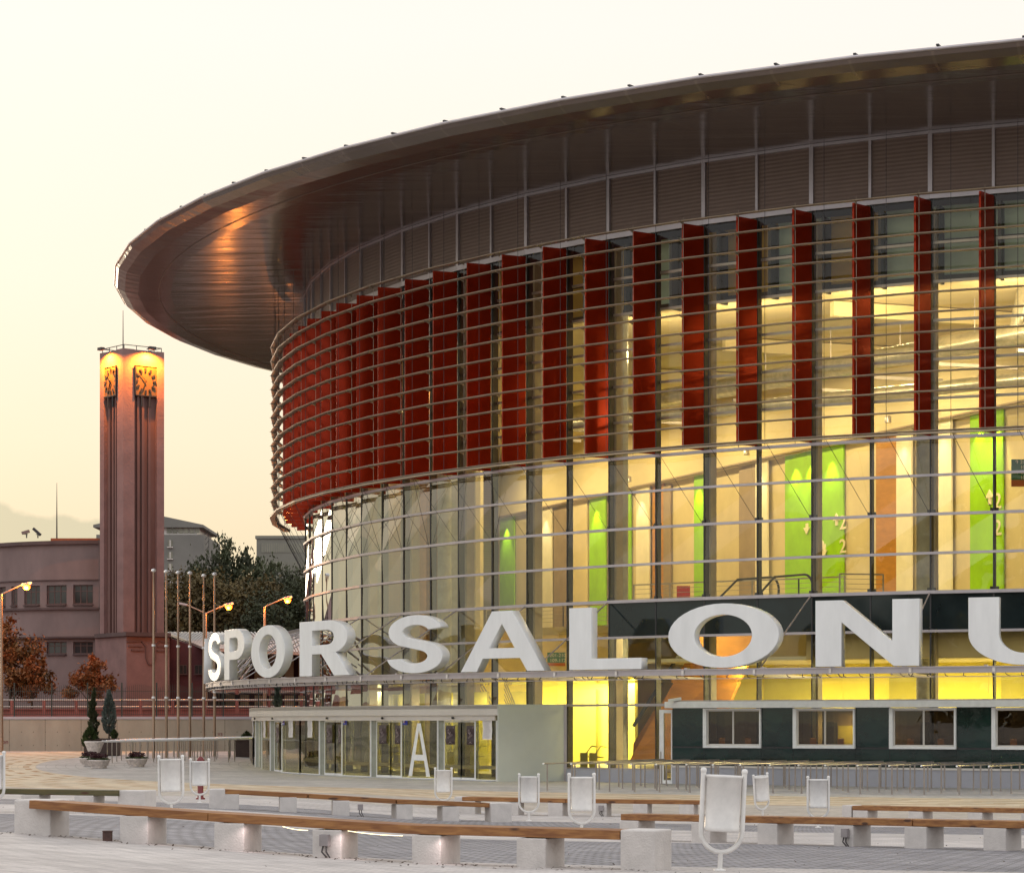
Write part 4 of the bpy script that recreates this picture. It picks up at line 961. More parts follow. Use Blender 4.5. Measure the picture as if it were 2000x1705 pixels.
for i, (a, b) in enumerate(wins):
    t0, t1 = kx(a), kx(b); z0, z1 = 1.46, 3.04; up = Vector((0,0,1))
    g = MB()
    for (u0, u1, v0, v1) in ((t0,t1,z0,z0+.1),(t0,t1,z1-.06,z1),(t0,t0+.16,z0+.1,z1-.06),(t1-.07,t1,z0+.1,z1-.06)):
        g.obox((kp(u0,v0,.10)+kp(u1,v1,.10))/2-kn*0.12, kd, kn, up, (u1-u0)/2, 0.12, (v1-v0)/2)
    wf = g.build('ticket_window', M['whitep'], kk, 0.006)
    g = MB(); m_ = (t0+t1)/2+.04
    for (u0, u1) in ((t0+.16, m_), (m_-.03, t1-.07)):
        for (p0, p1, q0_, q1_) in ((u0,u1,z0+.1,z0+.16),(u0,u1,z1-.11,z1-.06),(u0,u0+.05,z0+.16,z1-.11),(u1-.05,u1,z0+.16,z1-.11)):
            g.obox((kp(p0,q0_,-.02)+kp(p1,q1_,-.02))/2, kd, kn, up, (p1-p0)/2, 0.022, (q1_-q0_)/2)
    g.build('sash_frame', M['fascia'], wf)
    g = MB(); g.slab([kp(t0+.2, z0+.14, -.03), kp(t1-.1, z0+.14, -.03), kp(t1-.1, z1-.1, -.03), kp(t0+.2, z1-.1, -.03)], 0.01); g.build('window_glass', M['kwin'], wf)
    for c in ((t0+.16+m_)/2+.03, (m_+t1)/2-.02):
        g = MB(); g.obox(kp(c, z0+.27, -.10), kd, kn, up, .13, .02, .13); g.lathe(kp(c, z0+.38, -.10), [(.11,0),(.05,.03)], 10); g.build('pay_hatch', M['brown'], wf)
# kiosk interior box
kbox('kiosk_back_wall', ta, kx1, 0.7, 3.05, -2.2, 0.1, 'taupe'); kbox('kiosk_floor', ta, kx1, 0.66, 0.70, -0.05, 2.2, 'taupe'); kbox('kiosk_side', ta, ta+.08, 0.7, 3.05, -0.05, 2.2, 'taupe')
kbox('lit_doorway', kx(1592), kx(1636), 0.7, 2.35, -2.15, 0.05, 'yellow'); kbox('cupboard', kx(1562), kx(1590), 0.7, 2.5, -1.9, 0.25, 'dark'); kbox('cupboard', kx(1760), kx(1775), 0.7, 2.5, -1.9, 0.25, 'dark')
p = kp(kx(1630), 2.95, -1.3); area(p, 0.6, 0.4, 45, LOWC, name='kiosk_lamp')
# side door at the left end of the kiosk
dr = thing('service_door', kp(kx(1287), 0, 0), 'white framed glass door between the yellow lit glazing and the ticket office', 'door')
t0, t1 = kx(1286.5), kx(1311.5); up = Vector((0,0,1)); g = MB()
for (u0, u1, v0, v1) in ((t0,t1,2.86,3.0),(t0,t0+.2,0,2.86),(t1-.05,t1,0,2.86),(t0+.2,t1-.05,0,.14)): g.obox((kp(u0,v0,-.1)+kp(u1,v1,-.1))/2, kd, kn, up, (u1-u0)/2, .05, (v1-v0)/2)
g.build('door_frame', M['whitep'], dr)
g = MB(); g.slab([kp(t0+.2,.14,-.1), kp(t1-.05,.14,-.1), kp(t1-.05,2.86,-.1), kp(t0+.2,2.86,-.1)], .01); g.build('door_glass', M['glass'], dr)
g = MB(); g.tube([kp(t0+.08,1.0,-.02), kp(t0+.08,1.3,-.02)], .02, 6); g.build('handle', M['steel'], dr)
g = MB(); g.slab([kp(t0+.25,.1,-.9), kp(t1+.3,.1,-.9), kp(t1+.3,2.9,-.9), kp(t0+.25,2.9,-.9)], .05); g.build('orange_inner_panel', M['brown'], dr)
# security camera on the fascia
q = kp(kx(1322), 3.42, 0.3); sc_ = thing('security_camera', q, 'small white security camera on the left corner of the ticket office roof', 'camera')
g = MB(); g.bar(q+Vector((.3,0,.02)), q+Vector((-.2,-.15,-.06)), .14, .11); g.build('housing', M['whitep'], sc_)
g = MB(); g.bar(q+Vector((.05,0,-.05)), q+Vector((.05,0,-.12)), .05); g.bar(q+Vector((.05,0,-.09)), q+Vector((.25,.1,-.11)), .04); g.build('bracket', M['alu'], sc_)
# low plinth wall between lobby and kiosk
pw0, pw1 = ring(RG+0.28, ang_at(1112, RG+.28)), ring(RG+0.28, ang_at(1300, RG+.28)); lw = MB(); n_ = 8
A_, B_ = ang_at(1112, RG+.28), ang_at(1300, RG+.28)
for i in range(n_): 
    a = ring(RG+.28, A_+(B_-A_)*i/n_); b = ring(RG+.28, A_+(B_-A_)*(i+1)/n_); lw.slab([a, b, b+Vector((0,0,.52)), a+Vector((0,0,.52))], .2)
lw.build('plinth_wall', M['plinth'], ar)

# ================================================================ QUEUE RAILS (right)
def rail_thing(a, b, h, nposts, label, group, rt=0.028, top='steel', name='queue_rail', ztop=None):
    a = Vector(a); b = Vector(b); ga, gb = gz(a.x, a.y), gz(b.x, b.y)
    if ztop: ga, gb = ztop[0]-h, ztop[1]-h
    r = thing(name, Vector((a.x, a.y, gz(a.x, a.y))), label, 'queue rail', group)
    g = MB(); g.tube([Vector((a.x, a.y, ga+h)), Vector((b.x, b.y, gb+h))], rt, 8); g.build('top_rail', M[top], r)
    for i in range(nposts):
        t = (0.3/(b-a).length)+(1-0.6/(b-a).length)*i/(nposts-1); p = a.lerp(b, t); z = gz(p.x, p.y)
        zt_ = ga+h+(gb-ga)*t; g = MB(); g.tube([Vector((p.x, p.y, z)), Vector((p.x, p.y, zt_))], 0.028, 8); g.lathe((p.x, p.y, z), [(.055, 0), (.055, .015), (.025, .03)], 10); g.build('post', M['steel'], r)
    g = MB(); d = (a-b).normalized(); q = Vector((a.x, a.y, ga+h)); g.tube([q, q+d*0.05], rt*1.15, 8); g.build('end_cap', M['whitep'], r)
    return r
caps = [1062, 1116, 1184, 1233, 1282, 1341, 1393, 1446, 1504, 1560, 1612, 1675, 1737, 1800, 1869, 1932]
ords = ['first','second','third','fourth','fifth','sixth','seventh','eighth','ninth','tenth','eleventh','twelfth','thirteenth','fourteenth','fifteenth','sixteenth']
RGp = 'stainless queue rails in front of the ticket office'
dirq = Vector((4.6, 9.6, 0)).normalized()
for i, x in enumerate(caps):
    Z = 91.5-(x-1062)*0.0065; p = P(x, 0, Z); p.z = 0
    # run back until just before the kiosk or the glass
    L_ = 11.5
    while L_ > 3:
        q = p+dirq*L_
        if (q-k0).dot(kn) > 1.0 and math.hypot(q.x-CX, q.y-CY) > RG+1.2: break
        L_ -= 0.25
    rail_thing(p, p+dirq*L_, 1.0, max(3, int(L_/2.2)+1), '%s stainless steel queue rail counted from the pale green lobby wall towards the right' % ords[i], RGp)
# left group of rails with polished tops
for i in range(7):
    x0 = 200+i*9; x1 = 545-i*2; Z0 = 134+i*2.4; Z1 = 141+i*1.6
    a, b = P(x0, 0, Z0), P(x1, 0, Z1); a.z = b.z = 0
    rail_thing(a, b, 1.10, 8+i % 2, '%s polished queue rail from the front, left of the glass lobby' % ords[i], 'polished queue rails left of the lobby', 0.055, 'steel_top', 'guide_rail', (1.47, 1.62))

# ================================================================ BENCHES
def bench(label, tops, blocks, ends, wid=0.45, wood='wood', hgt=0.45, boxes=(), joints=()):
    """tops: list of (x px, Z) corners of the plank line; blocks: px centres; ends: px of full height end blocks"""
    P0 = [on(x, Z) for x, Z in tops]
    o = thing('bench', P0[0], label, 'bench', 'low curved benches of wooden planks on concrete blocks')
    def at(x):
        for (x0, Z0), (x1, Z1) in zip(tops, tops[1:]):
            if x <= x1 or (x1, Z1) == tops[-1]:
                t = (x-x0)/(x1-x0); iz = (1/Z0)*(1-t)+(1/Z1)*t; Z = 1/iz; return on(x, Z)
    def dr_(x): a, b = at(x-15), at(x+15); d = (b-a); d.z = 0; return d.normalized()
    PT = 0.105; up = Vector((0,0,1))
    jj = [tops[0][0]]+list(joints)+[tops[-1][0]]
    for a, b in zip(jj, jj[1:]):
        pa, pb = at(a), at(b); pa = pa+up*hgt; pb = pb+up*hgt; d = (pb-pa).normalized(); sd = d.cross(up).normalized()
        L_ = (pb-pa).length-0.008
        w3 = wid/3
        g = MB(); uz = sd.cross(d).normalized()
        for k in (-1, 0, 1): g.obox((pa+pb)/2-up*PT/2+sd*k*w3, d, sd, uz, L_/2, w3/2-.004, PT/2)
        g.build('plank', M[wood], o, 0.006)
    rb = random.Random(hash(label) % 1000 if False else len(label))
    for x in blocks:
        c = at(x); d = dr_(x); sd = d.cross(up); z0 = c.z-0.05; z1 = c.z+hgt-PT-0.004
        g = MB(); g.obox(Vector((c.x, c.y, (z0+z1)/2)), d, sd, up, 0.20+rb.uniform(-.008,.008), wid*0.52, (z1-z0)/2); g.build('concrete_block', M['concrete'], o, 0.012)
    for x in ends:
        c = at(x); d = dr_(x); sd = d.cross(up); g = MB(); z0 = c.z-0.05; z1 = c.z+hgt+0.004
        g.obox(Vector((c.x, c.y, (z0+z1)/2)), d, sd, up, 0.24, wid*0.56, (z1-z0)/2); g.build('end_block', M['concrete'], o, 0.015)
    for x in boxes:
        c = at(x); d = dr_(x); sd = d.cross(up); q = c+sd*(wid*0.52+.05)+up*0.22; g = MB(); g.obox(q, d, sd, up, .06, .035, .07); g.build('junction_box', M['greybox'], o, .006)
        g = MB(); 
        for s_ in (-.02, .02): g.tube([q+d*s_-up*.06, q+d*s_*1.5-up*.14+sd*.02, q+d*(s_+.05)-up*.21], .012, 6)
        g.build('conduit', M['cable'], o)
    return o, at, dr_
b1, at1, dr1 = bench('long front bench with three lit blocks and full height concrete blocks at both ends', [(75,32.3),(810,30.3),(1228,28.9)], [280,465,655,852,1056], [], boxes=[655], joints=(423,810))
def endblock(par, at, dirf, x, Z, wid=0.5, hgt=0.45, w=0.3):
    c = on(x, Z); d = dirf; up = Vector((0,0,1)); sd = d.cross(up); g = MB(); z0 = c.z-.05; z1 = c.z+hgt+.01
    g.obox(Vector((c.x, c.y, (z0+z1)/2)), d, sd, up, w, wid/2, (z1-z0)/2); g.build('end_block', M['concrete'], par, .02)
endblock(b1, at1, dr1(1200), 1262, 28.8, 0.46, .45, .215); endblock(b1, at1, dr1(90), 82, 32.45, .46, .445, .27)
b2, at2, dr2 = bench('long bench on the right passing behind the large tilted foreground bin', [(1228,43.6),(1560,41.2),(1840,39.2),(2060,37.9)], [1245,1385,1515,1665,1805,1958], [], boxes=[1672], joints=(1510,1798,))
b3, at3, dr3 = bench('middle bench directly behind the front one, with a white end block on its right', [(430,58.6),(700,59),(955,60)], [450,562,665,785,875], [], boxes=[700], joints=(600,770))
endblock(b3, at3, dr3(900), 973, 60, .5, .45, .26); endblock(b3, at3, dr3(440), 424, 58.6, .5, .44, .18)
b4, at4, dr4 = bench('far bench in the middle below the pale green lobby wall, behind two white bins', [(908,68.2),(1140,67),(1400,65.8)], [920,1005,1090,1175,1255,1345], [], boxes=[1180], joints=(1110,1245))
endblock(b4, at4, dr4(920), 904, 68.3, .5, .44, .15)
b5, at5, dr5 = bench('far right bench starting with a concrete block beside the queue rails', [(1674,60.5),(1900,58.5),(2060,57)], [1690,1798,1915,2020], [], joints=(1905,))
endblock(b5, at5, dr5(1690), 1664, 60.6, .5, .45, .13)
b6, at6, dr6 = bench('mossy green bench at the left edge behind the front bench', [(-30,48.9),(40,48.7),(242,48)], [70,175], [], wood='woodgreen', joints=(40,))
endblock(b6, at6, dr6(200), 268, 48, .5, .45, .28)
# LED strip under the front bench with small lamps at the lit blocks
ls = thing('led_strip', at1(520), 'warm light strip sagging under the plank of the front bench', 'light strip')
g = MB()
for xa, xb in ((556,605), (680,790)):
    a, b = at1(xa)+Vector((0,0,.335)), at1(xb)+Vector((0,0,.31)); n = 10; sd = dr1(700).cross(Vector((0,0,1)))
    pts = [a.lerp(b, i/n)-Vector((0,0,.012*math.sin(PI*i/n)))+sd*.05 for i in range(n+1)]; g.tube(pts, .004, 6)
g.build('glowing_strip', M['led'], ls)
for x in (312, 492, 680, 878):
    c = at1(x); d = dr1(x); sd = d.cross(Vector((0,0,1))); p = c+sd*0.36+Vector((0,0,.31))+d*0.14
    l = bpy.data.lights.new('bench_lamp', 'SPOT'); l.energy = 2.6 if x > 400 else 1.5; l.color = (1,.80,.78); l.shadow_soft_size = .01; l.spot_size = R_(125); l.spot_blend = .6
    o = bpy.data.objects.new('bench_lamp', l); col.objects.link(o); o.location = p; o.rotation_euler = (-sd*0.30-d*.10-Vector((0,0,.42))).to_track_quat('-Z','Y').to_euler()
# small rusty box on the ground
c = on(210, 31.6); rb_ = thing('ground_box', c, 'small dark rusty metal box standing on the paving under the front bench', 'box')
g = MB(); g.box(c.x-.055, c.x+.055, c.y-.05, c.y+.05, c.z-.01, c.z+.115); g.build('case', M['rust'], rb_, .006); g = MB(); g.box(c.x-.06, c.x+.06, c.y-.055, c.y+.055, c.z+.116, c.z+.126); g.build('lid', M['rust'], rb_)

# ================================================================ BINS
def make_bin():
    r = thing('litter_bin', (0,0,0), 'x', 'litter bin', 'white U-frame litter bins', local=True)
    # frame: U of tube, width 0.47, posts to 1.10, bottom of U at 0.21
    w = 0.235; g = MB(); pts = [Vector((-w,0,1.10))]+[Vector((-w,0,z)) for z in (0.9,0.7,0.5)]
    for i in range(0, 13): t = PI+PI*i/12; pts.append(Vector((w*math.cos(t), 0, 0.44+0.235*math.sin(t))))
    pts += [Vector((w,0,z)) for z in (0.5,0.7,0.9,1.10)]
    g.tube(pts, .029, 10)
    for s in (-1, 1): g.lathe((s*w,0,1.095), [(.027,0),(.033,.01),(.036,.03),(.028,.055),(.0,.062)], 12, cap=False)
    g.tube([Vector((0,0,-.05)), Vector((0,0,.215))], .027, 10); g.lathe((0,0,0), [(.07,-.01),(.07,.012),(.03,.02)], 14)
    g.build('frame', M['binwhite'], r)
    g = MB(); n = 32; R1 = .203
    prof = [(0.0,.44),(.19,.44),(.197,.45),(R1-.004,.455),(R1-.002,.49),(R1-.006,.5),(R1,1.045),(.212,1.05),(.212,1.075),(R1-.006,1.078),(R1-.012,1.06),(R1-.016,.6),(.0,.58)]
    g.lathe((0,0,0), prof, n, True, cap=False); g.build('bucket', M['binwhite'], r)
    g = MB()
    for s in (-1, 1): g.tube([Vector((s*.17,0,1.02)), Vector((s*w,0,1.02))], .014, 8); g.tube([Vector((s*.17,0,.62)), Vector((s*w,0,.62))], .008, 8)
    g.build('pivot', M['alu'], r)
    return r
bin0 = make_bin()
bins = [(1406,28.75,0.10,0.0,0.045,'large bin nearest the camera in the right foreground, bucket slightly worn'),(1033,62,0.0,0,0.0,'thin-stemmed white bin in front of the pale green lobby wall'),
        (1136,47.6,0.1,0.0,0.0,'white bin standing just right of the thin-stemmed one, below the queue rails start'),(866,73,0,0,0,'smallest white bin, in front of the lobby door right of the big letter A'),
        (335,49.6,-0.1,0,-0.015,'white bin in the left foreground, larger of the pair left of the benches'),(390,66.5,0.1,0,0,'white bin standing in front of the dark red hydrant'),
        (1490,66.6,0.6,0.05,-0.12,'tilted white bin between the big foreground bin and the queue rails'),(1598,56.9,0.1,0,0,'white bin right of the tilted one, before the ticket office'),
        (-17,47.5,0.0,0,0,'white bin cut by the left picture edge, only its right post showing')]
for i, (x, Z, rz, rx, ry, lab) in enumerate(bins):
    o = bin0 if i == 0 else copy_tree(bin0)
    o.location = on(x, Z); o.rotation_euler = (rx, ry, rz); o['label'] = lab
# hydrant bollard
c = on(391.5, 71); c.z = gz(c.x, c.y); hy = thing('hydrant', c, 'dark red hydrant post with two white rings behind a white bin', 'hydrant')
g = MB(); g.lathe(c, [(.13,0),(.13,.04),(.085,.06),(.085,.78),(.10,.80),(.10,.86),(.085,.88)], 20); g.build('body', M['hydr'], hy)
g = MB(); g.lathe(c, [(.10,.90),(.10,.93)], 20); g.lathe(c, [(.10,.99),(.10,1.02)], 20); g.build('white_ring', M['whitep'], hy)
g = MB(); g.lathe(c, [(.095,.88),(.095,1.05),(.11,1.06),(.11,1.10),(.07,1.16),(.04,1.19)], 20); g.build('cap', M['hydr'], hy)

# ================================================================ PLANTERS
rl = random.Random(21)
def leaves(g, c, rad_, n, s, squash=1.0, mi=0):
    for _ in range(n):
        while True:
            v = Vector((rl.uniform(-1,1), rl.uniform(-1,1), rl.uniform(-1,1)))
            if 0.15 < v.length < 1: break
        p = Vector(c)+Vector((v.x*rad_, v.y*rad_, v.z*rad_*squash)); a = Vector((rl.uniform(-1,1), rl.uniform(-1,1), rl.uniform(-1,1))).normalized(); b = a.cross(Vector((rl.uniform(-1,1), rl.uniform(-1,1), rl.uniform(-1,1)))).normalized(); q = s*rl.uniform(.6,1.3)
        g.add([p-a*q, p+b*q*.5, p+a*q, p-b*q*.5], [(0,1,2,3)], False, mi)
def bowl(c, label, flowers=True):
    r = thing('flower_bowl', c, label, 'planter', 'low round stone flower bowls')
    g = MB(); g.lathe(c, [(.36,0),(.40,.03),(.37,.07),(.42,.12),(.52,.34),(.56,.37),(.56,.42),(.50,.43),(.46,.38)], 40)
    for i in range(40):
        t = 2*PI*i/40; e = Vector((math.cos(t), math.sin(t), 0)); g.bar(c+e*.435+Vector((0,0,.14)), c+e*.525+Vector((0,0,.33)), .035, .03)
    g.build('bowl', M['pot'], r)
    g = MB(); g.lathe(c, [(.48,.36),(.48,.40)], 24); g.build('soil', M['soil'], r)
    g = MB(); leaves(g, c+Vector((0,0,.46)), .6, 420, .05, .13); g.build('foliage', M['leafgreen'], r)
    g = MB(); leaves(g, c+Vector((0,0,.62)), .46, 520, .05, .34); g.build('flowers', M['flower'], r); return r
bowl(on(193, 127.5), 'round stone bowl with dark red flowers, right in front of the tall urn'); bowl(on(267, 130), 'round stone bowl with dark red flowers standing alone, right of the urn'); bowl(on(176, 131), 'round stone bowl half hidden behind the flower bowl at the urn')
c = on(184, 133.5); ur = thing('stone_urn', c, 'tall pale stone goblet urn between the flower bowls and the big planter box', 'urn')
g = MB(); g.lathe(c, [(.36,0),(.36,.1),(.24,.16),(.20,.45),(.24,.6),(.34,.72),(.42,.95),(.50,1.12),(.54,1.2),(.48,1.24),(.42,1.15)], 32); g.build('vessel', M['pot'], ur)
g = MB(); g.lathe(c, [(.44,1.14),(.44,1.18)], 20); g.build('soil', M['soil'], ur); g = MB(); leaves(g, c+Vector((0,0,1.24)), .42, 160, .05, .15); g.build('foliage', M['bark'], ur)
def planter(c, w, h, label):
    r = thing('planter_box', c, label, 'planter box', 'dark square planter boxes'); g = MB()
    g.prism([(c.x-w,c.y-w),(c.x+w,c.y-w),(c.x+w,c.y+w),(c.x-w,c.y+w)], c.z, c.z+h-.08); g.prism([(c.x-w-.05,c.y-w-.05),(c.x+w+.05,c.y-w-.05),(c.x+w+.05,c.y+w+.05),(c.x-w-.05,c.y+w+.05)], c.z+h-.078, c.z+h); g.build('box', M['boxwood'], r, .02)
    g = MB(); g.box(c.x-w+.06,c.x+w-.06,c.y-w+.06,c.y+w-.06,c.z+h,c.z+h+.02); g.build('soil', M['soil'], r); return r
def conifer(c, h, r0, label, m_='leafblue', n=900, twist=False, kind='potted_conifer', s=.10):
    r = thing(kind, c, label, 'shrub'); g = MB(); g.tube([c, c+Vector((.03,0,h*.9))], [.05,.015], 6); g.build('trunk', M['bark'], r); g = MB()
    for i in range(n):
        t = rl.random()**.8; z = h*(.12+.88*t); prof_ = math.sin(PI*min(1,(t*.92+.08)))**.7*(1-.55*t); 
        if twist: prof_ *= .55+.45*math.sin(t*16)**2
        a = rl.uniform(0, 2*PI); q = r0*prof_*rl.uniform(.55,1.08); p = c+Vector((math.cos(a)*q+(math.sin(t*8)*.18*h*.1 if twist else 0), math.sin(a)*q, z))
        u = Vector((math.cos(a)*.5, math.sin(a)*.5, rl.uniform(.4,1.2))).normalized(); v = u.cross(Vector((rl.uniform(-1,1),rl.uniform(-1,1),rl.uniform(-1,1)))).normalized(); k = s*rl.uniform(.6,1.4)
        g.add([p-u*k, p+v*k*.35, p+u*k, p-v*k*.35], [(0,1,2,3)])
    g.build('foliage', M[m_], r); return r
c = on(200, 152); planter(c, .95, 1.02, 'large dark planter box holding tall shrubs, in front of the concrete wall')
conifer(on(213, 152)+Vector((0,0,1.0)), 2.9, .52, 'silvery blue conifer, taller right one in the large planter box', 'leafblue', 2000)
conifer(on(182, 151.6)+Vector((0,0,.6)), 3.4, .42, 'dark twisted conifer on the left in the large planter box', 'leafdk', 1800, True)
conifer(on(176, 151.2)+Vector((0,0,.25)), 1.5, .62, 'bushy dark green shrub spilling over the left side of the large planter box', 'leafgreen', 1500, False, 'planter_shrub')
conifer(on(223, 151.5)+Vector((0,0,1.0)), .55, .3, 'small bright green shrub on the right of the large planter box', 'leafgreen', 500, False, 'planter_shrub', .07)
c = on(482, 150); planter(c, .6, 1.0, 'dark planter box partly hidden behind the left end of the glass lobby'); conifer(c+Vector((0,0,1.0)), .5, .4, 'low green shrub in the box behind the lobby corner', 'leafgreen', 400, False, 'planter_shrub', .07)
for x, h, lab in ((501, .95, 'small blue conifer on the lobby roof edge'),(532, .75, 'thin dark shrub on the lobby roof right of the blue conifer')):
    c = ring(RE-1.3, ang_at(x, RE-1.3), 3.2); conifer(c, h, .34 if x < 510 else .24, lab, 'leafblue' if x < 510 else 'leafdk', 600, False, 'roof_shrub', .07)

# scattered leaves and grit along the paving
rg = random.Random(9); g = MB()
for i in range(520):
    if i < 260: x = rg.uniform(-20, 1300); Z = 1/((1-(x-75)/1180)/32.2+((x-75)/1180)/28.6)+rg.gauss(0, .35)
    else: x = rg.uniform(-20, 2020); Z = rg.uniform(27, 75)
    c = on(x, Z)+Vector((0,0,.012)); q = rg.uniform(.008, .028); t = rg.uniform(0, PI); u = Vector((math.cos(t), math.sin(t), rg.uniform(0,.5))); v = Vector((-math.sin(t), math.cos(t), rg.uniform(0,.4)))
    g.add([c-u*q, c+v*q*.6, c+u*q, c-v*q*.6], [(0,1,2,3)])
tag(g.build('fallen_leaves', M['bark']), 'dry leaves and grit scattered over the paving near the benches', 'leaves', None, 'stuff')
# ================================================================ RETAINING WALL, FENCE, FLAGPOLES
WY = 170.0
rw = thing('retaining_wall', (-40, WY, 0), 'long pale concrete retaining wall with formwork seams below the dark fence', 'wall')
g = MB(); g.box(-70, -14.5, WY-.15, WY+.15, -.2, 2.68); g.build('wall_face', M['wallconc'], rw); g = MB(); g.box(-70, -14.5, WY-.2, WY+.45, 2.682, 2.86); g.build('coping', M['plinth'], rw)
me = text_mesh('Son', .42, .01, .0); place_mesh('graffiti', me, M['graffiti'], P(-2, 1452, WY-.17), (1,0,0), (0,0,1), rw)
me = text_mesh('Y3', .30, .01, .0); place_mesh('graffiti', me, M['graffiti'], P(425, 1437, WY-.17), (1,0,0), (0,0,1), rw)
fe = thing('metal_fence', (-40, WY, 2.8), 'dark metal bar fence on top of the concrete retaining wall', 'fence')
xsP = [-45, 28, 101, 171, 238, 306, 375, 436, 505, 575, 640]
for a, b in zip(xsP, xsP[1:]):
    xa, xb = (a-1000)*WY/F, (b-1000)*WY/F; g = MB(); g.bar((xa, WY, 2.85), (xa, WY, 5.12), .09); g.build('fence_post', M['fence'], fe)
    g = MB(); n = 18
    for i in range(1, n):
        x = xa+(xb-xa)*i/n; g.bar((x, WY, 2.95), (x, WY, 4.72+.28*math.sin(PI*i/n)), .022)
    g.bar((xa, WY, 3.0), (xb, WY, 3.0), .03); g.bar((xa, WY, 4.55), (xb, WY, 4.55), .03); g.build('bar_panel', M['fence'], fe)
polesx = [(300,1117),(325,1119),(348,1121),(371,1122),(398,1127),(419,1124)]
for i, (x, y) in enumerate(polesx):
    c = on(x, 146+i*.8); top = P(x, y, c.y).z; r = thing('flagpole', c, '%s slim metal flagpole from the left in the row before the concrete wall' % ords[i], 'flagpole', 'bare flagpoles in a row')
    g = MB(); h = top-c.z; g.tube([c, c+Vector((0,0,h*.5)), c+Vector((0,0,h))], [.085,.07,.05], 10); g.build('shaft', M['polemetal'], r)
    g = MB(); g.lathe(Vector((c.x,c.y,top)), [(.05,0),(.13,.03),(.15,.09),(.10,.17),(.0,.2)], 12, cap=False); g.build('finial', M['steel_top'], r)
    for hh in (.32, .60):
        g = MB(); q = c+Vector((0,0,h*hh)); g.lathe(q, [(.1,0),(.12,.05),(.1,.12)], 10); g.build('collar', M['steel_top'], r)
# ================================================================ CLOCK TOWER
TZ = 190.0; tb = 2.6
Cn = P(241, 0, TZ); Cn.z = 0
al = R_(38.8); S_ = 3.52
# front corner Cn; left face goes back-left, right face goes back-right
dl = Vector((-math.sin(al), math.cos(al), 0)); drr = Vector((math.cos(al), math.sin(al), 0))
ztop = P(0, 680, TZ).z; zb = P(0, 1243, TZ).z
tw = thing('clock_tower', Cn+(dl+drr)*S_/2+Vector((0,0,tb)), 'tall square reddish clock tower lit orange at the top', 'clock tower')
up = Vector((0,0,1))
def face_pt(d, nrm, s, z, off=0): return Vector((Cn.x, Cn.y, 0))+d*s+nrm*off+up*z
nl = -drr; nr = -dl     # outward normals of left and right faces
g = MB(); cpt = Vector((Cn.x, Cn.y, 0))
# core slightly inset where the recesses are
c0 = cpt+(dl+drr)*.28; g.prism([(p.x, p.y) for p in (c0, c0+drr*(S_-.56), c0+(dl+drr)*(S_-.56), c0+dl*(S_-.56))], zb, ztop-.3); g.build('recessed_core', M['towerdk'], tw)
g = MB()
for c_, hx, hy in ((0,0,0),):
    for u in (0, 1):
        for v in (0, 1):
            w_ = .95 if (u, v) == (0, 0) else .62
            o_ = cpt+drr*(u*(S_-w_))+dl*(v*(S_-w_)); g.prism([(p.x, p.y) for p in (o_, o_+drr*w_, o_+(dl+drr)*w_, o_+dl*w_)], zb, ztop)
g.build('corner_pier', M['tower'], tw)
zc1 = P(0, 713, TZ).z; zc0 = P(0, 768, TZ).z
g = MB(); o_ = cpt; q = [o_+(drr+dl)*.012, o_+drr*(S_-.012)+dl*.012, o_+(dl+drr)*(S_-.012), o_+dl*(S_-.012)+drr*.012]; g.prism([(p.x, p.y) for p in q], zc1+.08, ztop-.02); g.build('top_block', M['tower'], tw)
for d, nrm in ((dl, nl), (drr, nr)):
    g = MB()
    for s in (1.35, 1.75, 2.30):
        g.obox(face_pt(d, nrm, s, (zb+zc0)/2, -.2), d, nrm, up, .10, .10, (zc0-zb)/2)
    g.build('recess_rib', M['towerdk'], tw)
    s0, s1 = .98, S_-.66; cs = (s0+s1)/2; zc = (zc0+zc1)/2
    g = MB(); g.obox(face_pt(d, nrm, cs, zc, -.14), d, nrm, up, (s1-s0)/2, .1, (zc1-zc0)/2); ck = g.build('clock_face', M['clock'], tw)
    g = MB(); g.obox(face_pt(d, nrm, cs, zc0-.05, -.05), d, nrm, up, (s1-s0)/2, .12, .04); g.obox(face_pt(d, nrm, s0+.02, zc, -.01), d, nrm, up, .05, .12, (zc1-zc0)/2); g.build('clock_frame', M['black'], ck)
    hw = (s1-s0)/2*.82; hh = (zc1-zc0)/2*.80; g = MB()
    for k in range(12):
        t = PI*k/6; e = d*math.sin(t)*hw+up*math.cos(t)*hh; u = (d*math.sin(t)+up*math.cos(t)).normalized(); v = u.cross(nrm); g.obox(face_pt(d, nrm, cs, zc, .0)+e, u, v, nrm, .15, .07, .03)
    g.build('hour_marks', M['black'], ck)
    c_ = face_pt(d, nrm, cs, zc, .03); sgn = 1 if nrm is nr else -1
    for ang_, ln, wd in ((318 if sgn > 0 else 42, hh*.95, .05), (200 if sgn > 0 else 160, hh*.75, .09)):
        t = R_(ang_); u = d*math.sin(t)*ln+up*math.cos(t)*ln; g = MB(); g.bar(c_-u*.15, c_+u, .02, wd, up=nrm); g.build('clock_hand', M['black'], ck)
    g = MB()
    for s in (cs-.35, cs+.35): g.bar(face_pt(d, nrm, s, zc0-.1, .02), face_pt(d, nrm, s, zc0-.85, .02), .1, .14)
    g.build('clock_brackets', M['black'], tw)
    # lamp fixture on the parapet, pointing down at the clock
    f = face_pt(d, nrm, cs+.1, ztop+.1, .75); g = MB(); g.obox(f, d, nrm, up, .28, .16, .10); g.bar(face_pt(d, nrm, cs+.1, ztop+.1, 0), f, .06); fx = g.build('lamp_fixture', M['dark'], tw)
    spot(f-up*.15, face_pt(d, nrm, cs, zc0-1.5, -.1), 7500, (1.0, .27, .02), 150, .6, 'clock_lamp', .08)
g = MB()   # roof rail, antenna
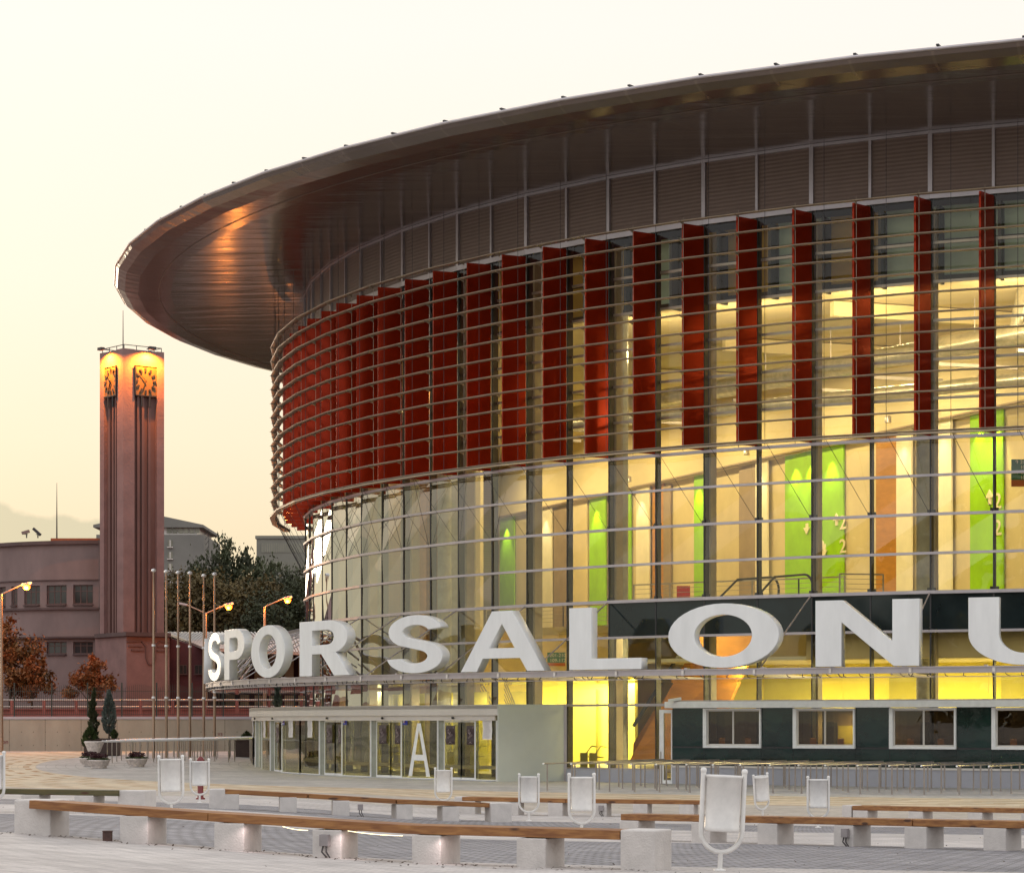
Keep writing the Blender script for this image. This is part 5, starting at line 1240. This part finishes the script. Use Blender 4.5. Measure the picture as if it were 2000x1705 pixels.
tc4 = [cpt+(drr+dl)*.15, cpt+drr*(S_-.15)+dl*.15, cpt+(drr+dl)*(S_-.15), cpt+dl*(S_-.15)+drr*.15]
for i in range(4):
    a, b = tc4[i], tc4[(i+1) % 4]; g.bar(a+up*(ztop+.3), b+up*(ztop+.3), .05)
    for t in (0, .33, .66): q = a.lerp(b, t); g.bar(q+up*(ztop-.05), q+up*(ztop+.3), .05)
g.build('roof_rail', M['dark'], tw)
q = cpt+dl*1.6+drr*.9; g = MB(); g.tube([q+up*ztop, q+up*(ztop+1.6), q+up*(ztop+3.1)], [.05,.035,.02], 6); g.build('antenna', M['dark'], tw)
# base
bx = P(245, 0, TZ-1.5); 
def BQ(x, Z): p = P(x, 0, Z); return (p.x, p.y)
g = MB(); g.prism([BQ(186, 193), BQ(247, 188.2), BQ(331, 190.5), BQ(331, 196), BQ(186, 199)], tb, zb-.02); g.build('tower_base', M['tower'], tw)
g = MB(); g.prism([BQ(184, 192.6), BQ(246, 187.7), BQ(334, 190.1), BQ(334, 197), BQ(184, 200)], zb-.018, zb+.28); g.build('base_cornice', M['stationtrim'], tw)
# winged wheel relief on the base: bars either side of a tall shield outline
g = MB(); fa = Vector((*BQ(247, 188.2), 0)); fb = Vector((*BQ(331, 190.5), 0)); fd = (fb-fa).normalized(); fn = Vector((0,0,1)).cross(fd); fn = -fn if fn.y > 0 else fn
def rel(x, y): 
    t = (x-247)/(331-247); p = fa.lerp(fb, t)+fn*.04; return Vector((p.x, p.y, P(0, y, 189.5).z))
for pl in ([(248,1254),(276,1252),(284,1262),(285,1285),(290,1297),(297,1297),(303,1285),(303,1262),(310,1252),(330,1254)], [(250,1262),(278,1262)], [(256,1270),(280,1270)], [(306,1262),(330,1262)], [(306,1270),(326,1270)]):
    for a, b in zip(pl, pl[1:]): g.bar(rel(*a), rel(*b), .12, .10, up=fn)
g.build('wing_relief', M['towerdk'], tw)
# ================================================================ STATION BUILDING (round fronted)
sx, sy, sr = P(150, 0, 1).x*0, 0, 0
SCt = Vector(((255-1000)*207.5/F, 207.5, 0)); SR = 13.0
st = thing('station_building', SCt+Vector((0,0,tb)), 'old reddish station building with a rounded front and strip windows left of the clock tower', 'station building')
def sring(r, a, z): return Vector((SCt.x+r*math.cos(a), SCt.y+r*math.sin(a), z))
zt = P(0, 1056, 191).z; a0_, a1_ = R_(150), R_(268); NS = 54
def scyl(g, r, z0, z1, aa=a0_, bb=a1_, th=.3, n=NS):
    for i in range(n):
        a, b = aa+(bb-aa)*i/n, aa+(bb-aa)*(i+1)/n; g.prism([(p.x, p.y) for p in (sring(r, a, 0), sring(r, b, 0), sring(r-th, b, 0), sring(r-th, a, 0))], z0, z1)
zw1, zw0 = P(0, 1137, 191).z, P(0, 1175, 191).z; zl1, zl0 = P(0, 1250, 191).z, P(0, 1274, 191).z
g = MB(); scyl(g, SR, zw1, zt); scyl(g, SR, zl1, zw0); scyl(g, SR, tb, zl0)
# piers between windows; window angles from pixel columns
def sang(x):
    k = (x-1000)/F; dx, dy = k, 1; n_ = math.hypot(dx, dy); dx /= n_; dy /= n_; t = SCt.x*dx+SCt.y*dy; h = SCt.x*dy-SCt.y*dx; q = math.sqrt(max(0, SR*SR-h*h)); tt = t-q
    return math.atan2(dy*tt-SCt.y, dx*tt-SCt.x) % (2*PI)
W_ = [(-2,11),(22,34),(47,78),(91,130),(143,182)]
edges = [a0_]
for x0, x1 in W_: edges += [sang(x0), sang(x1)]
edges.append(a1_)
for i in range(0, len(edges), 2):
    scyl(g, SR-.002, zw0, zw1, edges[i], edges[i+1], .3, 8); scyl(g, SR-.002, zl0, zl1, edges[i], edges[i+1], .3, 8)
g.build('wall', M['station'], st)
for i in range(len(W_)):
    for z0, z1 in ((zw0, zw1), (zl0, zl1)):
        a, b = edges[2*i+1], edges[2*i+2]; pa, pb = sring(SR-.22, a, 0), sring(SR-.22, b, 0); d = (pb-pa).normalized()
        g = MB(); g.slab([pa+up*z0, pb+up*z0, pb+up*z1, pa+up*z1], .05); w = g.build('window', M['winglass'], st)
        g = MB()
        for t in (0.03, .34, .66, .97): q = pa.lerp(pb, t)-Vector((0,.05,0)); g.bar(q+up*z0, q+up*z1, .07)
        for z in (z0+.04, z1-.04, z0+(z1-z0)*.68): g.bar(pa+up*z-Vector((0,.05,0)), pb+up*z-Vector((0,.05,0)), .06)
        g.build('frame', M['winframe'], w)
        g = MB(); a_, b_ = sring(SR+.06, a, z0-.06), sring(SR+.06, b, z0-.06); g.bar(a_, b_, .25, .1); g.build('sill', M['stationtrim'], w)
for z, h, r in ((zt, .28, .25), (P(0,1128,191).z, .08, .1), (P(0,1186,191).z, .16, .22), (P(0,1243,191).z, .14, .45)):
    g = MB(); scyl(g, SR+r, z, z+h, th=.5); g.build('string_course', M['stationtrim'], st)
g = MB(); g.prism([tuple(sring(SR-.2, a0_+(a1_-a0_)*i/20, 0))[:2] for i in range(21)]+[(SCt.x+.5, SCt.y)], zt-.4, zt-.1); g.build('roof', M['stationtrim'], st)
g = MB(); a_, b_ = P(108, 1052, 198), P(198, 1052, 196); g.box(a_.x, b_.x, 196, 204, zt+.3, zt+.55); g.build('roof_canopy', M['rooftile'], st)
for x, fl in ((52, 1), (74, -1)):
    q = P(x, 1053, 192); f = thing('roof_floodlight', Vector((q.x, q.y, zt+.28)), 'roof floodlight of the station building, %s of the pair' % ('left one' if fl > 0 else 'right one'), 'floodlight', 'floodlights on the station roof')
    g = MB(); g.bar((q.x, q.y, zt+.28), (q.x, q.y, zt+.6), .08); g.bar((q.x-.15, q.y, zt+.55), (q.x+.1, q.y, zt+.55), .05); g.build('stand', M['dark'], f)
    g = MB(); g.bar((q.x-.35, q.y, zt+.62+.18*fl*-1+.2), (q.x+.2, q.y, zt+.75+.15*fl-.1), .35, .2); g.build('housing', M['station'] if fl > 0 else M['dark'], f)
q = P(111, 0, 200); an = thing('roof_mast', Vector((q.x, q.y, zt)), 'thin radio mast rising from the station roof left of the tower', 'mast')
g = MB(); g.tube([Vector((q.x,q.y,zt)), Vector((q.x,q.y,P(0,1018,200).z)), Vector((q.x,q.y,P(0,943,200).z))], [.07,.05,.015], 6); g.build('mast_tube', M['dark'], an)
# shed right of the tower
sh = thing('shed', (P(360,0,196).x, 196, tb), 'dark maroon platform shed with small windows and a pale corrugated roof', 'shed')
zs1 = P(0, 1262, 194).z
g = MB(); xa, xb = P(332,0,193).x, P(403,0,193).x
A1, A2, A3, A4 = Vector((xa,193,0)), Vector((xb,193,0)), Vector((xb,205,0)), Vector((xa,205,0))
hl, hr = P(0,1246,193).z, P(0,1268,193).z
g.add([A1+up*tb, A2+up*tb, A3+up*tb, A4+up*tb, A1+up*hl, A2+up*hr, A3+up*hr, A4+up*hl], [(0,3,2,1),(4,5,6,7),(0,1,5,4),(1,2,6,5),(2,3,7,6),(3,0,4,7)]); g.build('wall', M['shed'], sh)
for x in (358, 388):
    p = P(x, 1307, 192.9); g = MB(); g.box(p.x-.26, p.x+.26, 192.86, 192.97, p.z-.3, p.z+.3); w = g.build('window', M['winglass'], sh)
    g = MB(); 
    for dx in (-.28, 0, .28): g.bar((p.x+dx, 192.83, p.z-.32), (p.x+dx, 192.83, p.z+.32), .05)
    g.bar((p.x-.3,192.83,p.z+.32),(p.x+.3,192.83,p.z+.32),.06); g.bar((p.x-.36,192.8,p.z-.36),(p.x+.36,192.8,p.z-.36),.09); g.build('frame', M['stationtrim'], w)
g = MB(); n = 44; pa, pb = P(326, 1237, 200), P(640, 1240, 200); pc, pd = P(403, 1272, 186), P(640, 1280, 186)
q = [P(326,1236,204), P(640,1238,204), P(640,1272,188), P(334,1246,191)]
g.slab([P(326,1236,206), P(640,1236,206), P(640,1278,188), P(404,1268,188)], .12)
for i in range(n): t = i/n; a = q[0].lerp(q[1], t); b = P(404,1268,188).lerp(P(640,1278,188), t); a = P(326,1236,206).lerp(P(640,1236,206), t); g.bar(a+up*.07, b+up*.07, .12, .08)
g.build('roof', M['roofmetal'], sh)
# station canopy behind the letters: yellow posts and maroon wall
st2 = thing('platform_hall', (P(500,0,200).x, 200, tb), 'low maroon platform hall with yellowish panels seen between the letters', 'platform hall')
g = MB(); g.box(P(404,0,201).x, P(640,0,201).x, 201, 204, tb, P(0,1262,201).z); g.build('wall', M['shed'], st2)
for x in (420, 450, 478, 506, 535, 565, 592):
    g = MB(); p = P(x, 0, 200.8); g.box(p.x-.35, p.x+.35, 200.6, 200.98, tb+1.2, P(0,1275,201).z); g.build('yellow_panel', M['cream'], st2)
# platform rail and kerb, red light put into the colour of posts and kerb
pr = thing('platform_barrier', (-38, 178, tb), 'low double metal rail barrier lit red behind the fence', 'barrier')
g = MB()
for z in (3.55, 4.02): g.tube([Vector((-45, 178, z)), Vector((-14, 178, z))], .07, 8)
g.build('rails', M['steel'], pr); g = MB()
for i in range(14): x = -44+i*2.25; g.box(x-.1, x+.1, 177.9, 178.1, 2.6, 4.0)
g.build('posts', M['redlit_pave'], pr)
pk = thing('platform_kerb', (-38, 181, tb), 'low platform edge wall behind the rail barrier, red light put into its colour', 'kerb wall'); g = MB(); g.box(-60, -14, 181, 183, 2.4, 3.35); g.build('edge', M['redlit_pave'], pk)
g = MB(); g.box(-60, -14, 180.9, 183.1, 3.352, 3.45); g.build('coping', M['redlit_pave'], pk)
# ================================================================ DISTANT BLOCKS
def block(name, x0, x1, yt, Z, depth, m_, label, rows, cols, win=True, yb=1300, wh=.5, wf=.78):
    a = P(x0, yt, Z); b = P(x1, yt, Z); r = thing(name, Vector(((a.x+b.x)/2, Z, tb)), label, 'office block')
    g = MB(); g.box(a.x, b.x, Z, Z+depth, tb-2, a.z); g.build('wall', M[m_], r)
    g = MB(); g.box(a.x-.2, b.x+.2, Z-.2, Z+depth+.2, a.z+.005, a.z+.5); g.build('parapet', M[m_], r)
    fh = (a.z-tb)/rows
    for i in range(rows):
        z1 = a.z-fh*(i+.25); z0 = z1-fh*wh
        if z1 < tb+3: break
        g = MB(); cw = (b.x-a.x)/cols
        g.box(a.x+.8, b.x-.3, Z-.05, Z+.02, z0, z1); w = g.build('window_band', M['officewin'], r)
        g = MB()
        for k in range(cols+1): x = a.x+.8+(b.x-a.x-1.1)*k/cols; g.box(x-.07, x+.07, Z-.10, Z-.052, z0, z1)
        g.build('window_bars', M[m_], w)
    return r
block('office_block', 501, 640, 1052, 420, 20, 'officebeige', 'beige office block with rows of strip windows at the right behind the trees', 10, 36)
gb = thing('tower_block', (P(360,0,390).x, 390, tb), 'grey rendered block with a glazed sloping-roof penthouse right of the clock tower', 'apartment block')
a = P(188, 1044, 390); b = P(398, 1044, 390); g = MB(); g.box(a.x, b.x, 390, 412, tb-2, b.z); g.build('wall', M['officegrey'], gb)
c1, c2 = P(184, 1028, 391), P(391, 1028, 391); g = MB(); g.box(c1.x+1, c2.x-.5, 391, 410, b.z, P(0,1024,391).z); g.build('penthouse', M['fascia'], gb)
g = MB(); zl, zr = P(0,1013,391).z, P(0,1027,391).z; xl, xr = c1.x, c2.x+.6
g.add([(xl,390,zr-.3),(xm:=(xl+xr)/2,390,P(0,1008,391).z),(xr,390,zr-.3),(xl,411,zr-.3),(xm,411,P(0,1008,391).z),(xr,411,zr-.3),(xl,390,zr+.1),(xm,390,P(0,1008,391).z+.4),(xr,390,zr+.1),(xl,411,zr+.1),(xm,411,P(0,1008,391).z+.4),(xr,411,zr+.1)],
      [(0,1,7,6),(1,2,8,7),(6,7,10,9),(7,8,11,10),(0,3,4,1),(1,4,5,2),(0,6,9,3),(2,5,11,8),(0,2,1),(3,4,5),(3,9,10,4),(4,10,11,5)]); g.build('roof', M['officegrey'], gb)
g = MB(); 
for x0 in range(326, 388, 11):
    p0, p1 = P(x0, 1029, 390.9), P(x0+9, 1041, 390.9); g.box(p0.x, p1.x, 390.8, 390.95, p1.z, p0.z)
g.build('penthouse_window', M['officewin'], gb)
for y in (1055, 1078, 1101, 1124):
    p0, p1 = P(328, y, 390), P(337, y+12, 390); g = MB(); g.box(p0.x, p1.x, 389.9, 390.02, p1.z, p0.z); w = g.build('window', M['officewin'], gb); g = MB(); g.bar((p0.x-.1,389.8,p1.z-.15),(p1.x+.1,389.8,p1.z-.15),.35,.12); g.bar(((p0.x+p1.x)/2,389.85,p1.z),((p0.x+p1.x)/2,389.85,p0.z),.12); g.build('frame', M['fascia'], w)
lt = thing('lattice_mast', (P(404,0,392).x, 392, tb), 'thin lattice mast beside the grey block', 'mast'); g = MB()
for dx in (-.3, .3): g.bar((P(404,0,392).x+dx,392,20), (P(404,0,392).x+dx,392,P(0,1041,392).z), .08)
for i in range(12): z = 22+i*.85; g.bar((P(404,0,392).x-.3,392,z), (P(404,0,392).x+.3,392,z+.8), .06)
g.build('lattice', M['dark'], lt)
# ================================================================ TREES
rt = random.Random(77)
def tree(name, base, h, blobs, m_, label, cat='tree', group=None, n=5200, s=.35, trunk=.3, up_bias=0.0, droop=0.0):
    if group and 'broad' in group: blobs = [(a*1.15, b, c*1.27, d*1.12, e) for a, b, c, d, e in blobs]; h *= 1.25; n = int(n*1.2)
    if name == 'feathery_tree': blobs = [(a*1.15, b, c+1.6, d*1.05, e) for a, b, c, d, e in blobs]
    r = thing(name, base, label, cat, group); g = MB(); base = Vector(base)
    g.tube([base-Vector((0,0,.3)), base+Vector((0,0,h*.4)), base+Vector((0,0,h*.82))], [trunk, trunk*.7, trunk*.2], 8)
    for (bx_, by_, bz_, br, sq) in blobs: g.tube([base+Vector((0,0,max(.15*h, bz_*.55))), base+Vector((bx_*.6, by_*.6, bz_*.85)), base+Vector((bx_, by_, bz_))], [trunk*.4, trunk*.25, .04], 6)
    g.build('trunk', M['bark'], r)
    g = MB(); vols = [b[3]**2 for b in blobs]; tv = sum(vols)
    for (bx_, by_, bz_, br, sq), v in zip(blobs, vols):
        nb = int(n*v/tv); ncl = max(5, nb//45); cl = []
        for _ in range(ncl):
            while True:
                q = Vector((rt.uniform(-1,1), rt.uniform(-1,1), rt.uniform(-1,1)))
                if .35 < q.length < 1.05: break
            cl.append(Vector((q.x*br, q.y*br, q.z*br*sq)))
        for k in range(nb):
            c = cl[k % ncl]; o = Vector((rt.gauss(0,1), rt.gauss(0,1), rt.gauss(0,1)*(1+up_bias*2)))*br*.17; p = base+Vector((bx_, by_, bz_))+c+o
            a = Vector((rt.uniform(-1,1), rt.uniform(-1,1), rt.uniform(-1,1)+up_bias*2)).normalized(); b = a.cross(Vector((rt.uniform(-1,1), rt.uniform(-1,1), rt.uniform(-1,1)))).normalized(); q = s*rt.uniform(.5,1.3)
            g.add([p-a*q, p+b*q*.5, p+a*q, p-b*q*.5], [(0,1,2,3)])
    g.build('crown', M[m_], r); return r
def gpt(x, Z): p = P(x, 0, Z); return Vector((p.x, p.y, gz(p.x, Z)))
# small autumn trees before the station, orange lamplight put into their leaf colour
tree('small_tree', gpt(20, 186), 8, [(0,0,3.6,1.5,1),(.6,0,5.0,1.6,.9),(-.9,.3,5.2,1.5,1),(.9,0,2.6,1.2,.8),(-.3,0,6.4,1.1,1)], 'leafor', 'tallest small tree, at the left edge, its lower leaves orange under the street lamp', 'tree', 'small lamplit autumn trees before the station', 3800, .17, .13)
tree('small_tree', gpt(62, 184.5), 4.6, [(0,0,3.2,1.1,.9),(1.0,0,2.8,.9,.8),(-.9,0,2.9,1.0,.8),(.2,0,4.1,.8,.8)], 'leafor', 'small tree with orange lamplight painted into its leaves in front of the lower station windows', 'tree', 'small lamplit autumn trees before the station', 2800, .15, .10)
tree('small_tree', gpt(175, 183), 4.8, [(0,0,3.0,1.2,.8),(1.0,0,2.6,.9,.8),(-1.0,0,2.6,.9,.8),(.1,0,4.0,.9,.8)], 'leafor', 'small tree with orange lamplight painted into its leaves just left of the clock tower base', 'tree', 'small lamplit autumn trees before the station', 2800, .15, .10)
# tall conifer-like tree between the blocks, bushy trees below
tree('feathery_tree', gpt(437, 262), 20, [(0,0,12.6,1.7,1.6),(-2.6,0,11,1.3,1.5),(2.4,0,11.6,1.4,1.5),(4.2,0,10.0,1.4,1.4),(-1.2,0,10.0,2.2,1.2),(1.5,0,9,2.8,1),(.1,0,15.2,.6,2.0),(4.6,0,12.8,.5,2.0),(1.9,0,14,.5,1.8),(-4.4,0,10.3,.7,1.4)], 'leafdk', 'tall dark feathery tree rising between the two distant blocks', 'tree', None, 14000, .24, .35, .9)
BG = 'broad trees behind the platform hall'
tree('broad_tree', gpt(352, 235), 11, [(0,0,7.5,2.8,.9),(2.2,0,6,2.4,.9),(-2,0,6,2.4,.9),(.5,0,9.2,1.8,.8)], 'leafolive', 'broad olive tree right beside the clock tower', 'tree', BG, 8000, .20, .3)
tree('broad_tree', gpt(420, 232), 11, [(0,0,7.0,3.2,.9),(2.5,0,6,2.5,.9),(-2.4,0,6.4,2.5,.9),(-.5,0,8.8,2.0,.8)], 'leafolive', 'broad olive brown tree behind the double armed street lamp', 'tree', BG, 9000, .20, .3)
tree('broad_tree', gpt(490, 236), 11, [(0,0,7.4,3.0,.9),(2.5,0,6,2.5,.9),(-2.4,0,5.4,2.5,.9),(1.0,0,8.4,1.8,.8)], 'leafolive', 'broad dark tree left of the second street lamp', 'tree', BG, 9000, .20, .3)
tree('broad_tree', gpt(560, 228), 10, [(0,0,6.6,3.0,.9),(2.5,0,6,2.5,.9),(-2.4,0,5.4,2.5,.9),(1.5,0,8.2,1.8,.9)], 'leafdk', 'very dark tree touching the left edge of the glass hall', 'tree', BG, 9000, .20, .3)
tree('broad_tree', gpt(535, 250), 12.5, [(0,0,9.2,1.6,1.3),(2.0,0,9.5,1.3,1.2),(-1.8,0,8,1.6,1.0)], 'leafdk', 'spiky treetop in front of the beige office block', 'tree', BG, 4500, .20, .3, .6)
tree('broad_tree', gpt(330, 250), 10, [(0,0,6,2.8,.9),(2,0,5,2.4,.9)], 'leafdk', 'low dark tree half hidden behind the clock tower', 'tree', BG, 3500, .26, .3)
# trees and block standing left of the view, mirrored in the facade
tree('broad_tree', Vector((-70, 118, 0.4)), 16, [(0,0,11,4.0,1),(3,1,8,3.5,.9),(-3,0,8,3.5,.9),(0,2,14,2.4,1)], 'leafdk', 'large tree on the plaza left of the picture, mirrored in the glass', 'tree', None, 5000, .45, .4)
tree('broad_tree', Vector((-88, 96, 0.4)), 14, [(0,0,9,4.0,1),(3,1,7,3.5,.9),(-3,0,7,3.5,.9)], 'leafdk', 'second large tree left of the picture, mirrored in the glass', 'tree', None, 4000, .45, .4)
# belt of trees added behind the camera to darken the mirror image in the glass
g = MB()
for i in range(16000):
    x = rt.uniform(-230, 230); hh = 20+4*math.sin(x*.11)+3*math.sin(x*.31+1); z = 1.2+hh*rt.random()**.9; p = Vector((x, -70+rt.uniform(-5,5)-abs(x)*.05, z)); a = Vector((rt.uniform(-1,1), rt.uniform(-1,1), rt.uniform(-1,1))).normalized(); b = a.cross(Vector((0,1,.3))).normalized(); q = rt.uniform(.6,1.6)
    g.add([p-a*q, p+b*q*.7, p+a*q, p-b*q*.7], [(0,1,2,3)])
tag(g.build('added_tree_belt', M['leafolive']), 'belt of trees added behind the viewpoint to darken the reflections in the ticket office glass', 'trees', None, 'stuff')
# ================================================================ STREET LAMPS
def street_lamp(x, y, Z, label, double=True, side=1):
    kk_ = 2.2 if x < 50 else 1.0
    r = thing('street_lamp', gpt(x, Z), label, 'street lamp', 'sodium street lamps behind the fence'); b_ = gpt(x, Z); zt_ = P(0, y, Z).z
    g = MB(); g.tube([b_, Vector((b_.x, b_.y, zt_))], [.12, .07], 8); g.build('pole', M['polemetal'], r)
    for s in ((-1, 1) if double else (side,)):
        tip = Vector((b_.x+s*1.35, b_.y, zt_+.62)); g = MB(); g.tube([Vector((b_.x, b_.y, zt_)), tip], .045, 8); g.build('arm', M['polemetal'], r)
        lit = (s > 0) if double else True
        g = MB(); hd = tip+Vector((s*.3,0,.05)); g.obox(hd, Vector((s*.95,0,.2)).normalized(), Vector((0,1,0)), Vector((-.2*s,0,.95)).normalized(), .34, .16, .08); o = g.build('lamp_head', M['alu'], r, .03)
        if lit:
            g = MB(); g.lathe(hd+Vector((0,-.1,-.2)), [(.0,-.24),(.16,-.18),(.26,0),(.2,.12)], 14, cap=False); g.build('lamp_glass', M['lamp'], o)
            l = bpy.data.lights.new('sodium_light', 'POINT'); l.energy = 700*kk_; l.color = (1,.28,.04); l.specular_factor = 0.05; l.shadow_soft_size = .2; ob = bpy.data.objects.new('sodium_light', l); col.objects.link(ob); ob.location = hd+Vector((0,-.45,-.4))
street_lamp(402, 1198, 182, 'double armed street lamp with its right head glowing orange', True)
street_lamp(517, 1185, 182, 'single armed glowing street lamp just left of the glass hall', False, 1)
street_lamp(3, 1160, 165, 'street lamp pole at the left picture edge with a glowing head', False, 1)
